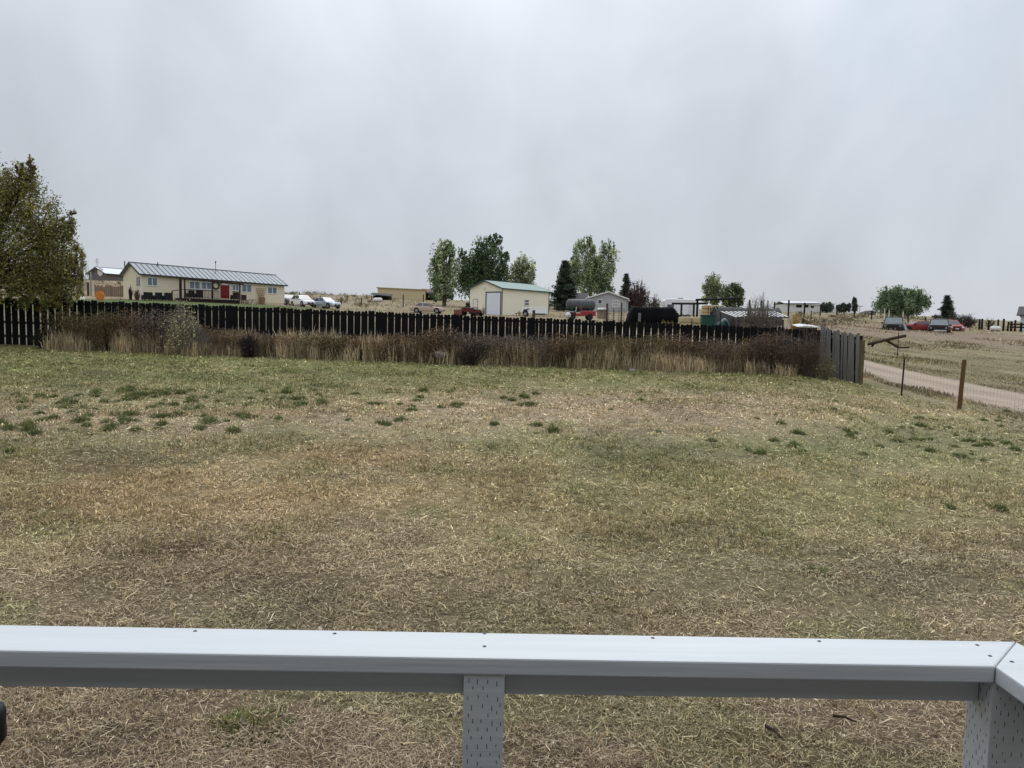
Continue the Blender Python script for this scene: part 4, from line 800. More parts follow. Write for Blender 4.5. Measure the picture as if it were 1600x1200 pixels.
twigs('bare_shrub', 'dark bare little tree against the gable end of the cream house', 204, 90, 443, 4.5, 12, 2, mat('dark_twig', (40,34,34)), base=470, r=.07); twigs('bare_shrub', 'reddish dry shrub at the left front corner of the cream house', 214, 88.5, 449, 5, 26, 2, mat('reddish_twig', (104,78,70), .9), base=470, r=.04, leafcols=[(110,84,76)], nleaf=200, leaf=.15)
# far left house
loc = at(166, 165, 442); t = thing('hill_house', 'small grey gabled house with pale metal roof beyond the cream house', 'house', loc, R(62)); h = lh(t, 166, 427)[1]; rs = max(.8, lhx(t, 158, 418)[1]-h)
L2 = 9.0; W2 = 6.0; gable_walls(L2, W2, h, h, rs, -3).build('wall', mat('grey_wall', (112,108,106), .8, var=.1), t); gable_roof(t, L2, W2, h, h, rs, .4, .5, .1, mat('pale_roof', (206,212,220), .4, .2, var=.05), 0, DARKR)
a = lhx(t, 157.5, 426)[0]; MB().tube([(-.12, a, h+.4), (-.02, a, h+.4)], .95, 18).build('gable_light', WHITE, t); m = MB(); zz_ = h+rs; m.tube([(0, W2/2, zz_-.2), (0, W2/2, zz_+2.0)], .05, 5); [m.bar((-.5, W2/2, zz_+1+.35*k), (.5, W2/2, zz_+1+.35*k), .04, .04) for k in range(3)]; m.build('antenna', SEAM, t)
pw = mat('utility_wood', (70,60,54), .9, var=.2)
def stake(px, D, top, bot, label, w_=.12, mt=None, name='fence_post', cat='post', group=None, lean=0):
    b = at(px, D, bot); h = P(px, top, D).z-b.z; t = thing(name, label, cat, b, random.uniform(0, 1.5), group); m = MB(); m.tube([(0,0,-.5), (lean*.5, 0, h*.5), (lean, 0, h-.02), (lean, 0, h)], [w_*.55, w_*.52, w_*.5, w_*.4], 7); m.build('shaft', mt or pw, t); return t
stake(195.5, 118, 408, 450, 'thin pole rising behind the left gable of the cream house', .16, name='utility_pole'); stake(142.5, 105, 425, 465, 'pale pole left of the orange disc', .2, BARKP); stake(138, 104, 441, 466, 'short dark post left of the orange disc', .28)
# orange disc, white ball, board screen
b = at(156, 84, 469); t = thing('orange_disc', 'bright orange round disc standing on the lawn left of the cream house', 'disc', b); OR = mat('orange', (206,122,44), .6, var=.08); m = MB(); zc = P(156, 462, 84).z-b.z; m.tube([(0,-.05,zc), (0,-.03,zc), (0,.05,zc)], [.36, .5, .5], 22); m.build('disc', OR, t); m = MB(); m.bar((-.2,.08,-.1), (-.2,.08,zc-.2), .04, .04).bar((.2,.08,-.1), (.2,.08,zc-.2), .04, .04); m.build('stand', pw, t)
b = at(129, 84, 465); o = MB().ball((0,0,.2), (.26,.26,.26), 14, 9).build('white_ball', WHITE, smooth=True); o.location = b; tag(o, 'white ball lying on the grass below the pale bare saplings', 'ball')
b = at(172, 104, 466); t = thing('board_screen', 'low brown weathered board fence behind the orange disc', 'fence', b, R(8)); SCW = mat('screen_wood', (124,106,90), .9, var=.3, scale=3, stretch=(6,6,1)); m = MB(); hh = P(172, 447, 104).z-b.z
for k in range(16): x = -1.9+k*.26; m.box(x, x+.23, 0, .04, -.5, hh+random.uniform(-.12, .12))
m.build('boards', SCW, t); [MB().box(x-.06, x+.06, .05, .17, -.5, hh+.1).build('post', pw, t) for x in (-1.9, .1, 2.1)]
# cream garage
loc = at(784, 115, 492); gr_ = thing('garage', 'cream metal garage with green roof and white roll-up door', 'garage', loc, R(90-43))
L_ = lh(gr_, 857, 496)[0]; W_ = lhx(gr_, 733, 488)[0]; h0 = lh(gr_, 784, 450)[1]; h1 = lh(gr_, 857, 456)[1]; rise = 1.15
gable_walls(L_, W_, h0, h1, rise).build('wall', CREAM2, gr_); gable_roof(gr_, L_, W_, h0, h1, rise, .3, .35, .07, GREENR, 0, GREENT)
MB().box(-.03, .1, -.03, 0, -1, h0-.05).box(L_-.1, L_+.03, -.03, 0, -1, h1-.05).box(-.03, 0, W_-.1, W_+.02, -1, h0-.05).build('corner_trim', GREENT, gr_)
def onx(pxa, pya, pxb, pyb): ya, za = lhx(gr_, pxa, pya); yb2, zb2 = lhx(gr_, pxb, pyb); return min(ya, yb2), max(ya, yb2), min(za, zb2), max(za, zb2)
y0, y1, z0, z1 = onx(760.8, 457.5, 781.8, 492); d = MB().box(-.05, 0, y0, y1, z0-.05, z1); [d.box(-.06, -.05, y0, y1, z0+(z1-z0)*k/6-.02, z0+(z1-z0)*k/6+.02) for k in range(1, 6)]; d = d.build('roll_up_door', DOORW, gr_); MB().box(-.09, 0, y0-.16, y0, z0-.1, z1+.16).box(-.09, 0, y1, y1+.2, z0-.1, z1+.16).box(-.09, 0, y0, y1, z1, z1+.16).build('door_frame', GREENT, d)
y0, y1, z0, z1 = onx(740, 468, 746, 488); d = MB().box(-.05, 0, y0, y1, z0-.6, z1).build('side_door', WHITE, gr_); MB().box(-.07, 0, y0-.08, y0, z0-.6, z1+.1).box(-.07, 0, y1, y1+.08, z0-.6, z1+.1).box(-.07, 0, y0, y1, z1, z1+.1).build('door_frame', mat('tan_trim', (176,160,128), .6), d); MB().ball((-.09, y0+.12, z0+.3), .05, 8, 6).build('handle', SEAM, d)
yc, zc = lhx(gr_, 757.5, 450); MB().box(-.3, 0, yc-.12, yc+.12, zc-.15, zc+.15).build('wall_lamp', WHITE, gr_)
xa, za = lh(gr_, 819, 467.5); xb, zb = lh(gr_, 826.5, 478.3); window(gr_, xa, xb, zb, za, mull=0, rows=1, fw=.1, glass=mat('shop_glass', (122,118,128), .2))
# grey gabled house
loc = at(918, 140, 488); t = thing('grey_house', 'light grey house with a low gable and dark roof behind the livestock panels', 'house', loc, R(-3))
xr = lh(t, 979, 467)[0]; h = lh(t, 918, 466)[1]; ap = lh(t, 950.5, 456.8); GW = mat('grey_siding', (176,178,180), .75, var=.06, scale=1, stretch=(.3,.3,8)); DEP = 11.
m = MB(); m.poly([(0,0,-2),(xr,0,-2),(xr,0,h),(ap[0],0,ap[1]),(0,0,h)], (0, DEP, 0)); m.build('wall', GW, t); SH = mat('dark_shingle', (74,72,74), .9, var=.15, scale=4)
m = MB(); e = .45
for sgn, xe in ((-1, -e), (1, xr+e)):
    k = (ap[1]-h)/(ap[0] if sgn < 0 else xr-ap[0]); m.poly([(xe, -e, h-k*e+.03), (ap[0], -e, ap[1]+.03), (ap[0], -e, ap[1]+.17), (xe, -e, h-k*e+.17)], (0, DEP+2*e, 0))
rf = m.build('roof', SH, t); m = MB(); m.bar((-e, -e-.02, h-.05), (ap[0], -e-.02, ap[1]+.1), .03, .2).bar((xr+e, -e-.02, h-.05), (ap[0], -e-.02, ap[1]+.1), .03, .2); m.build('fascia', WHITE, rf)
xa, za = lh(t, 933.8, 467.5); xb, zb = lh(t, 941, 475.3); window(t, xa, xb, zb, za, fw=.12, mull=0, glass=GLASSD); xa, za = lh(t, 957, 469); xb, zb = lh(t, 967.5, 480); window(t, xa, xb, zb, za, fw=.12, mull=3, rows=1, glass=mat('porch_glass', (140,140,138), .4))
xw = lh(t, 894, 468)[0]; hw_ = lh(t, 905, 466.5)[1]; MB().box(xw, 0, 1.5, 9, -2, hw_-.3).build('side_wing', GW, t); m = MB(); m.poly([(xw-.4, .6, hw_-.3), (.1, .6, hw_-.3), (.1, 5.2, hw_+1.1), (xw-.4, 5.2, hw_+1.1)], (0,0,.14)); m.poly([(xw-.4, 9.4, hw_-.3), (.1, 9.4, hw_-.3), (.1, 5.2, hw_+1.1), (xw-.4, 5.2, hw_+1.1)], (0,0,.14)); m.build('wing_roof', SH, t); xq = lh(t, 985, 468)[0]; MB().poly([(xr+.01,.3,h-.25),(xq,.3,h-.35),(xq,.3,h-.22),(xr+.01,.3,h-.1)], (0,4,0)).build('porch_roof', WHITE, t); MB().box(xr+.02, xq-.3, .6, 4, -2, h-.4).build('porch_wall', GW, t)
# tan barn and brown-roofed barn far off
loc = at(590, 190, 468); t = thing('storage_barn', 'long plain tan barn on the hill beyond the parked sedan', 'barn', loc, R(6)); xr = lh(t, 664, 466)[0]; za = lh(t, 590, 450)[1]; zb = lh(t, 664, 453.5)[1]; m = MB(); m.poly([(0,0,-2),(xr,0,-2),(xr,0,zb),(0,0,za)], (0,14,0)); m.build('wall', mat('tan_metal', (200,184,146), .65, var=.05, stretch=(5,5,.2)), t); m = MB(); m.poly([(-.3,-.3,za+.02),(xr+.3,-.3,zb+.02),(xr+.3,-.3,zb+.2),(-.3,-.3,za+.2)], (0,14.6,0)); m.build('roof', mat('tan_roof', (178,166,136), .6), t)
loc = at(655, 205, 468); t = thing('open_barn', 'open fronted barn with dark red-brown roof left of the poplars', 'barn', loc, R(-6)); xr = lh(t, 690, 466)[0]; z1 = lh(t, 656, 457)[1]; z2 = lh(t, 655, 450.5)[1]; BRR = mat('brown_roof', (92,52,48), .7, var=.1); MB().poly([(-.4,-.5,z1-.05),(xr,-.5,z1-.2),(xr,5,z2-.3),(-.4,5,z2)], (0,0,.15)).poly([(-.4,10,z1),(xr,10,z1),(xr,5,z2-.3),(-.4,5,z2)], (0,0,.15)).build('roof', BRR, t)
MB().box(0, xr-.3, 8.5, 8.7, -2, z1).box(0, .2, 0, 8.5, -2, z1).box(xr-.5, xr-.3, 0, 8.5, -2, z1).build('wall', mat('barn_wall', (66,46,42), .9, var=.2), t); [MB().box(x-.12, x+.12, -.1, .14, -2, z1-.1).build('post', pw, t) for x in (.3, xr*.33, xr*.66, xr-.6)]
loc = at(580, 165, 470); t = thing('lean_to_shed', 'low dark open shed in front of the tan barn', 'shed', loc, R(4)); xr = lh(t, 611, 468)[0]; z1 = lh(t, 582, 459.5)[1]; MB().poly([(-.2,-.2,z1-.1),(xr,-.2,z1-.5),(xr,4,z1+.1),(-.2,4,z1+.35)], (0,0,.12)).build('roof', mat('shed_roof', (52,46,44), .8, var=.2), t); MB().box(0, xr-.2, 3.6, 3.75, -2, z1-.1).build('wall', mat('shed_wall', (46,38,34), .9, var=.3), t); [MB().box(x-.1, x+.1, -.08, .1, -2, z1-.25-.3*x/xr).build('post', pw, t) for x in (.1, xr*.5, xr-.3)]
# white ridge house
loc = at(1227, 205, 490); t = thing('ridge_house', 'low white house with dark windows on the far ridge', 'house', loc, R(0)); xr = lh(t, 1282, 488)[0]; h = lh(t, 1240, 475.2)[1]; OW = mat('off_white_wall', (214,214,212), .7, var=.05); MB().box(0, xr, 0, 8, -3, h).build('wall', OW, t)
hr = lh(t, 1245, 471.5, 4)[1]-.6; MB().poly([(-.4,-.5,h),(xr+.4,-.5,h),(xr+.4,4,hr+.6),(-.4,4,hr+.6)], (0,0,.15)).poly([(-.4,8.5,h),(xr+.4,8.5,h),(xr+.4,4,hr+.6),(-.4,4,hr+.6)], (0,0,.15)).build('roof', mat('pale_roof2', (198,202,206), .5), t)
for xa, xb, ya, yb_ in ((1243.5,1253,475.9,481),(1255.5,1263.5,475.9,481),(1266.5,1272,477.4,481.8)):
    x0, z1 = lh(t, xa, ya); x1, z0 = lh(t, xb, yb_); window(t, x0, x1, z0, z1, fw=.06, mull=0, glass=INNER_SHADE)
xa = lh(t, 1283, 480)[0]; xb = lh(t, 1345, 480)[0]; za = lh(t, 1330, 478.5)[1]; MB().box(xr+.05, xb-3.2, 2, 8, -3, h-.4).build('wing_wall', OW, t); MB().box(lh(t,1328,479)[0], xb, -1.5, 6, za-.1, za+.12).build('porch_roof', mat('pale_roof2', (198,202,206)), t); [MB().box(x-.09, x+.09, -1.3, -1.1, -3, za-.1).build('porch_post', WHITE, t) for x in (lh(t,1331,480)[0], lh(t,1340.5,480)[0])]
xa = lh(t, 1308, 488, -3)[0]; xb = lh(t, 1330, 488, -3)[0]; b = t.matrix_basis@Vector(((xa+xb)/2, -3, 0)); b.z = float(Zg(b.x, b.y)); o = MB().box(-(xb-xa)/2, (xb-xa)/2, -.2, .2, -1, P(1318, 486.5, b.y).z-b.z).build('garden_wall', WHITE); o.location = b; tag(o, 'low white garden wall under the dark square hedge on the ridge', 'wall')
HG = [(50,56,48),(42,48,44),(58,64,52)]
tree('round_shrub', 'dark round shrub in front of the white ridge house', 1293, 170, [(1290,480,7,6),(1297,480,6,6),(1293,484,8,4)], 3400, .28, HG, base=489, cat='shrub', trunk_r=.1); tree('square_hedge', 'dark squared hedge between the round shrub and the evergreen column', 1319, 172, [(1311,481,4,4.5),(1318,480,5,4.5),(1326,480,4,5),(1314,484,6,3),(1323,484,6,3)], 3800, .26, HG, base=489, cat='hedge', trunk_r=.1)
loc = at(1594, 90, 508); t = thing('corner_house', 'white house corner with dark roof cut off by the right edge', 'house', loc, R(-36)); h = lh(t, 1594, 493)[1]; MB().box(0, 7, 0, 6, -2, h).build('wall', mat('pale_blue_wall', (196,204,212), .7), t); MB().poly([(-.4,-.4,h-.05),(-.4,3,h+1.0),(-.4,3,h+1.15),(-.4,-.4,h+.1)], (8,0,0)).poly([(-.4,6.4,h-.05),(-.4,3,h+1.0),(-.4,3,h+1.15),(-.4,6.4,h+.1)], (8,0,0)).build('roof', SH, t)

b = at(1363, 185, 492); t = thing('low_shelter', 'low grey sloping shelter roof left of the wide green tree on the ridge', 'shelter', b, R(4)); q = lambda px, py: P(px, py, 185)-b
m = MB(); m.poly([q(1352,488.5), q(1363,485), q(1376,487.5), q(1376,488.6), q(1363,486), q(1352,489.5)], (0,3,0)); m.build('roof', SH, t); [MB().box(q(x,489).x-.09, q(x,489).x+.09, .2, .4, -.6, q(x,488).z-.1).build('post', WHITE, t) for x in (1355,1373)]; MB().box(q(1357,489).x, q(1374,489).x, 1.4, 1.6, -.6, q(1365,488).z).build('back_wall', GW, t)
# ------------------------------------------------------------------ vehicles
TYRE = mat('tyre', (22,22,23), .85, var=.1); RIM = mat('rim', (150,152,156), .35, .7, var=.1); CGL = mat('car_glass', (52,60,68), .08, var=.1, spec=.9); LAMP = mat('headlight', (222,226,230), .15, spec=.9); TAIL = mat('tail_light', (120,22,20), .25); BLKT = mat('black_trim', (26,26,28), .5, var=.1); PLATE = mat('number_plate', (206,208,206), .5)
def paint(n, c, m=.0, r=.25): return mat('paint_'+n, c, r, m, var=.04, scale=1.2, spec=.6)
def loft(m, st, mi=0):
    n = len(st[0]); vs = [p for s in st for p in s]; fs = [(i*n+k, i*n+(k+1) % n, (i+1)*n+(k+1) % n, (i+1)*n+k) for i in range(len(st)-1) for k in range(n)]
    m.add(vs, fs+[tuple(range(n-1, -1, -1)), tuple((len(st)-1)*n+k for k in range(n))], mi)
def wheel(t, x, y, r, w=.2, rim=RIM):
    s = 1 if y > 0 else -1; m = MB(); m.tube([(x, y-w*s, r), (x, y-.02*s, r), (x, y, r)], [r, r, r*.9], 16); o = m.build('wheel', TYRE, t)
    MB().tube([(x, y-.01*s, r), (x, y+.012*s, r)], r*.62, 12).build('rim', rim, o); return o
def car(name, label, cat, loc, rot, pt, body, cab, W=1.78, wr=.32, ax=(-.29, .31), L=4.6, group=None, arch=True, front=True, rim=RIM, glass=CGL):
    t = thing(name, label, cat, loc, rot, group); st = []
    for f, wf, zb, zt in body:
        w = W/2*wf; x = f*L; st.append([(x,-w*.96,zb),(x,-w,zb+.12),(x,-w,(zb+zt)/2),(x,-w*.97,zt-.1),(x,-w*.86,zt),(x,0,zt+.02),(x,w*.86,zt),(x,w*.97,zt-.1),(x,w,(zb+zt)/2),(x,w,zb+.12),(x,w*.96,zb)])
    m = MB(); loft(m, st); m.build('body', pt, t, smooth=False)
    xb0, xb1, xt0, xt1, zb, zt, wb, wt = cab; xb0, xb1, xt0, xt1 = [q*L for q in (xb0, xb1, xt0, xt1)]; wb *= W/2; wt *= W/2
    lo = [(xb0,-wb,zb),(xb1,-wb,zb),(xb1,wb,zb),(xb0,wb,zb)]; hi = [(xt0,-wt,zt),(xt1,-wt,zt),(xt1,wt,zt),(xt0,wt,zt)]
    m = MB(); m.add(lo+hi+[((xt0+xt1)/2, 0, zt+.05)], [(0,1,5,4),(1,2,6,5),(2,3,7,6),(3,0,4,7),(4,5,8),(5,6,8),(6,7,8),(7,4,8)]); cb = m.build('cabin', pt, t)
    def pane(nm, a, b, c, d, f0=.06, f1=.94, g0=.1, g1=.9, off=.012):
        a, b, c, d = map(Vector, (a, b, c, d)); nrm = (b-a).cross(d-a).normalized()*off; bl = lambda u, v: (a.lerp(b, u)).lerp(d.lerp(c, u), v)+nrm
        MB().poly([bl(f0,g0), bl(f1,g0), bl(f1,g1), bl(f0,g1)], -nrm*.9).build(nm, glass, cb)
    pane('windscreen', lo[1], lo[2], hi[2], hi[1]); pane('rear_window', lo[3], lo[0], hi[0], hi[3])
    for k in ((.05,.47),(.52,.95)): pane('side_window', lo[0], lo[1], hi[1], hi[0], k[0], k[1], .12, .88); pane('side_window', lo[2], lo[3], hi[3], hi[2], 1-k[1], 1-k[0], .12, .88)
    for f in ax:
        for s in (-1, 1):
            wheel(t, f*L, s*(W/2+.012), wr, rim=rim)
            if arch: MB().tube([(f*L, s*(W/2-.02), wr+.02), (f*L, s*(W/2+.004), wr+.02)], wr+.07, 18).build('wheel_arch', BLKT, t)
    xe = body[-1][0]*L; zf = body[-1][3]; xr = body[0][0]*L; zr_ = body[0][3]; wf = body[-1][1]*W/2
    if front:
        MB().box(xe-.1, xe+.02, -wf*.55, wf*.55, zf-.30, zf-.12).build('grille', BLKT, t); MB().box(xe-.1, xe+.03, -wf*.7, wf*.7, body[-1][2], body[-1][2]+.12).build('air_intake', BLKT, t)
        for s in (-1, 1): MB().box(xe-.16, xe+.015, min(s*wf*.62, s*wf*.98), max(s*wf*.62, s*wf*.98), zf-.22, zf-.05).build('headlight', LAMP, t)
        MB().box(xe, xe+.04, -.16, .16, body[-1][2]+.13, body[-1][2]+.25).build('number_plate', PLATE, t)
    for s in (-1, 1):
        wrr = body[0][1]*W/2; MB().box(xr-.015, xr+.12, min(s*wrr*.6, s*wrr*1.0), max(s*wrr*.6, s*wrr*1.0), zr_-.24, zr_-.07).build('tail_light', TAIL, t)
        MB().box(xb1-.28, xb1-.1, min(s*wb, s*(wb+.2)), max(s*wb, s*(wb+.2)), zb-.02, zb+.14).build('mirror', pt, t)
    return t
SEDAN = [(-.5,.84,.38,.84),(-.485,.94,.28,.94),(-.36,1,.22,.97),(0,1,.21,.93),(.2,1,.21,.90),(.34,.98,.22,.84),(.45,.92,.24,.74),(.495,.78,.3,.66)]
SEDC = (-.37,.2,-.22,.03,.9,1.42,.93,.72)
CARG = 'cars parked beside the cream house'
wt = paint('white', (236,238,240)); sv = paint('silver', (176,184,196), .5, .3); gy = paint('grey', (104,108,114), .4, .3); gd_ = paint('tan', (186,164,148), .35, .3)
b = at(450, 108, 478); car('parked_car', 'dark grey car half hidden by the right end of the cream house', 'car', b, R(-52), gy, SEDAN, SEDC, group=CARG)
b = at(473, 104, 479.5); car('parked_car', 'white parked car, the middle one right of the cream house', 'car', b, R(-48), wt, SEDAN, (-.42,.2,-.28,.03,.95,1.5,.93,.74), group=CARG)
b = at(509, 103, 484); car('parked_car', 'silver-blue parked car, rightmost of those beside the cream house', 'car', b, R(-36), sv, SEDAN, SEDC, group=CARG)
b = at(668, 108, 490); car('parked_sedan', 'pale tan old sedan parked side-on left of the cream garage', 'car', b, R(-7), gd_, SEDAN, (-.39,.19,-.23,.0,.9,1.40,.93,.74), L=4.75)
# old trucks on the right
PKB = [(-.5,.96,.5,1.02),(-.1,1,.45,1.06),(.12,1,.45,1.08),(.3,.98,.45,1.08),(.46,.95,.45,1.04),(.5,.92,.48,.98)]
def old_truck(label, px, D, top, rot, pt, glass, gr=None):
    b = at(px, D, 516); b.z = max(b.z-.45, P(px, top, D).z-1.77); t = car('old_pickup', label, 'pickup truck', b, rot, pt, PKB, (-.1,.17,-.06,.09,1.05,1.72,.93,.8), W=1.95, wr=.36, L=5.0, rim=BLKT, glass=glass, front=False, group='old vehicles parked in the right hand field')
    MB().box(2.42, 2.53, -.82, .82, .62, .98).build('grille', gr or BLKT, t); MB().box(2.5, 2.62, -.95, .95, .45, .6).build('bumper', BLKT, t)
    for s in (-1, 1): MB().tube([(2.52, s*.66, .82), (2.56, s*.66, .82)], .1, 12).build('headlight', mat('dull_lamp', (138,138,132), .4), t)
    MB().box(-2.4, -.55, -.8, .8, .98, 1.09).build('bed_floor', INNER_SHADE, t); return t
OLDG = mat('old_glass', (126,134,133), .15, var=.15, spec=.8)
dg = mat('faded_green', (54,62,58), .6, var=.2); dk_ = mat('faded_dark', (70,66,70), .55, var=.25); rdp = mat('faded_red', (142,52,48), .55, var=.2, scale=3)
old_truck('dark green old pickup facing the yard in the right hand field', 1396, 78, 496, R(-118), dg, OLDG)
t = old_truck('dark old pickup with a pale bumper next to the red car in the field', 1467, 78, 498, R(-120), dk_, OLDG); MB().box(2.63, 2.7, -.35, .7, .5, .62).build('pale_bumper', PLATE, t); MB().box(-1.6, 1.9, .985, 1.06, .5, .95).build('red_side_panel', rdp, t); MB().box(1.0, 2.45, -.84, .84, 1.1, 1.14).build('hood_edge', PLATE, t)
b = at(1434, 80, 517); b.z -= .15; car('wrecked_car', 'faded red low old car between the two dark pickups', 'car', b, R(176), rdp, [(-.5,.84,.3,.72),(-.36,1,.2,.8),(0,1,.2,.8),(.3,.98,.2,.78),(.5,.8,.26,.66)], (-.3,.2,-.18,.06,.78,1.12,.9,.7), L=4.2, wr=.26, rim=BLKT, group='old vehicles parked in the right hand field')
b = at(1484, 83, 517); b.z -= .3; car('wrecked_car', 'faded red old car showing behind the dark pickup with the pale bumper', 'car', b, R(-100), paint('old_red', (158,62,58), 0, .5), [(-.5,.84,.3,.8),(-.36,1,.24,.9),(0,1,.24,.92),(.3,.98,.24,.9),(.5,.8,.3,.78)], SEDC, L=4.0, rim=BLKT, group='old vehicles parked in the right hand field')
b = at(1413, 75, 516); t = thing('metal_sheet', 'pale metal sheet leaning beside the dark green old pickup', 'sheet metal', b, R(10)); MB().poly([(-.25,0,.95),(-.1,0,.95),(.4,0,.1),(.15,0,.0)], (0,.03,0)).build('sheet', mat('zinc', (178,186,190), .4, .4), t)
# red utility truck by the fence
RU = paint('red', (150,32,46), 0, .4); b = at(911, 98, 501); t = thing('red_truck', 'red open utility truck parked behind the fence below the grey tank', 'truck', b, R(182))
m = MB(); m.box(-1.5, .35, -.78, .78, .55, 1.16).box(.35, 1.0, -.78, .78, .5, .86); m.build('body', RU, t, bevel=.04); m = MB(); m.box(1.0, 2.1, -.6, .6, .5, .98); m.build('hood', mat('dark_red', (84,24,26), .6, var=.2), t, bevel=.05)
MB().box(-1.35, .2, -.66, .66, 1.1, 1.17).build('bed', INNER_SHADE, t); m = MB(); [m.bar((1.0, s*.7, .9), (.85, s*.68, 1.7), .06, .06) for s in (-1, 1)]; m.bar((.85,-.68,1.7), (.85,.68,1.7), .06, .06); fr = m.build('windscreen_frame', BLKT, t); MB().poly([(.98,-.66,.95),(.98,.66,.95),(.86,.66,1.66),(.86,-.66,1.66)], (.01,0,0)).build('pane', mat('greenish_glass', (120,134,124), .15), fr)
m = MB(); [m.bar((.3, s*.7, 1.1), (.3, s*.7, 1.75), .06, .06) for s in (-1, 1)]; m.bar((.3,-.7,1.75), (.3,.7,1.75), .06, .06); m.build('roll_bar', RU, t)
for x in (-.75, 1.45):
    for s in (-1, 1): wheel(t, x, s*.84, .4, rim=BLKT)
MB().bar((1.0,-.62,1.0), (2.3,-.62,1.15), .05, .07).build('side_pole', WHITE, t)
b = at(887, 92, 503); t = thing('satellite_dish', 'white round dish on a short mast left of the red truck', 'dish', b, R(8)); zc = P(887, 492.3, 92).z-b.z; m = MB(); m.tube([(0,.10,zc), (0,.06,zc), (0,-.03,zc)], [.08, .28, .36], 20); m.build('reflector', WHITE, t, smooth=True); m = MB(); m.bar((0,-.02,zc-.3), (0,-.32,zc-.02), .03, .03); m.box(-.05,.05,-.38,-.28,zc-.05,zc+.06); m.build('feed_arm', BLKT, t); MB().tube([(0,.12,-.3), (0,.12,zc)], .035, 8).build('mast', SEAM, t)
# grey tank on a flat trailer
b = at(907, 116, 500); t = thing('storage_tank', 'big grey rounded tank lying behind the red truck', 'tank', b, R(3)); TK = mat('tank_grey', (76,80,82), .6, .0, var=.15, scale=1.5); zt = P(907, 467.5, 116).z-b.z; x0 = P(884.5, 475, 116).x-b.x; x1 = P(930, 475, 116).x-b.x; rr_ = .85; zc = zt-rr_
MB().tube([(x0,0,zc),(x0+.1,0,zc),(x0+.35,0,zc),(x1-.35,0,zc),(x1-.1,0,zc),(x1,0,zc)], [.35,.62,rr_,rr_,.62,.35], 20).build('shell', TK, t, smooth=True); m = MB(); [m.tube([(x,0,zc),(x+.05,0,zc)], rr_+.02, 20) for x in (x0+.9, (x0+x1)/2, x1-.9)]; m.build('band', mat('tank_band', (104,108,110), .5, .1), t)
m = MB(); [m.box(x-.15, x+.15, -.8, .8, -.2, zc-rr_*.55) for x in (x0+.8, x1-.8)]; m.box(x0+.2, x1-.2, -.85, .85, zc-rr_-.25, zc-rr_-.02); m.build('cradle', mat('teal_frame', (34,58,56), .7, var=.2), t)
b = at(940, 106, 501); t = thing('pallet_stack', 'brown stack of boards under a small white lid right of the red truck', 'pallet stack', b, R(5)); PW = mat('pallet_wood', (104,82,70), .9, var=.35, scale=3); m = MB(); zt = P(940, 483.5, 106).z-b.z; [m.box(-.55+random.uniform(-.04,.04), .6, -.6, .6, z, z+.1) for z in np.arange(0, zt-.05, .15)]; m.build('boards', PW, t); m = MB(); m.poly([(-.6,-.65,zt),(.6,-.65,zt),(.6,-.5,zt+.22),(-.45,-.5,zt+.22)], (0,1.1,0)); m.build('lid', WHITE, t)
# livestock panels
PNL = mat('panel_steel', (120,112,98), .6, .3, var=.3); 
for k, (xa, xb, D, lb) in enumerate(((943, 958, 88, 'left one of the two rusty livestock panels behind the fence'), (958.5, 975, 86, 'right one of the two rusty livestock panels, next to the black tarp'))):
    a = at(xa, D, 503); c = at(xb, D, 503); t = thing('livestock_panel', lb, 'panel', a, math.atan2(c.y-a.y, c.x-a.x), 'livestock panels behind the fence'); L = (c-a).length; ht = P(xa, 481.5, D).z-a.z; m = MB()
    for j in range(7): z = .15+(ht-.2)*j/6; m.tube([(0,0,z),(L,0,z)], .028, 6)
    m.build('rails', PNL, t); m = MB(); [m.tube([(x,0,0),(x,0,ht)], .032, 6) for x in (.02, L*.5, L-.02)]; m.build('uprights', BLKT if k else PNL, t)
stake(948, 87, 474, 503, 'thick dark post at the left livestock panel', .22); stake(970.5, 85, 473, 503, 'thinner dark post at the right livestock panel', .17)
# black tarp over hay
HAY = mat('hay', (178,162,126), .95, var=.3, scale=6, stretch=(1,1,4), bump=.5); TARP = mat('black_tarp', (9,9,13), .8, var=.2, scale=2, bump=.3, spec=.12)
def haystack(label, px0, px1, D, top, rot=0, bale=.95, group=None):
    b = at((px0+px1)/2, D, 505); t = thing('hay_stack', label, 'hay', b, rot, group); L = (px1-px0)*D/F; ht = P((px0+px1)/2, top, D).z-b.z; nz = max(1, round(ht/.55)); nx = max(1, round(L/bale))
    for k in range(nz):
        for i in range(nx): x0 = -L/2+L*i/nx; m = MB().box(x0+.02, x0+L/nx-.02, -.8+random.uniform(-.06,.06), .8, ht*k/nz+.01-(.4 if k == 0 else 0), ht*(k+1)/nz-.01); m.build('bale', HAY, t, bevel=.12)
    return t, b, L, ht
t, b, L, ht = haystack('hay stack whose pale straw foot shows under the black tarp', 985, 1056, 70, 486); ht = P(1020, 481, 70).z-b.z
n_ = 30; V_, F_ = [], []; prof = [(-1.25,.30),(-1.02,.62),(-.92,.86),(-.75,.99),(-.3,1.02),(.3,1.02),(.75,.98),(.95,.8),(1.15,.3)]; mp_ = len(prof)
for i in range(n_+1):
    f = i/n_; x = -L/2*1.17+L*1.17*f; e = min(1, min(f/.1, (1-f)/.16)); e = max(.0, e)**.6; e = .30+.70*e
    for y_, z_ in prof:
        hem = 0 if .3 < z_ else random.uniform(-.14, .12)+.16*(f > .6)-.08; V_.append((x+random.uniform(-.02,.02), y_*(1.02+.04*math.sin(i*1.3)), max(.1, (z_+hem)*ht*e*1.03+.03*math.sin(i*.6+y_*2)+random.uniform(-.015,.015))))
for i in range(n_):
    for k in range(mp_-1): F_.append((i*mp_+k, (i+1)*mp_+k, (i+1)*mp_+k+1, i*mp_+k+1))
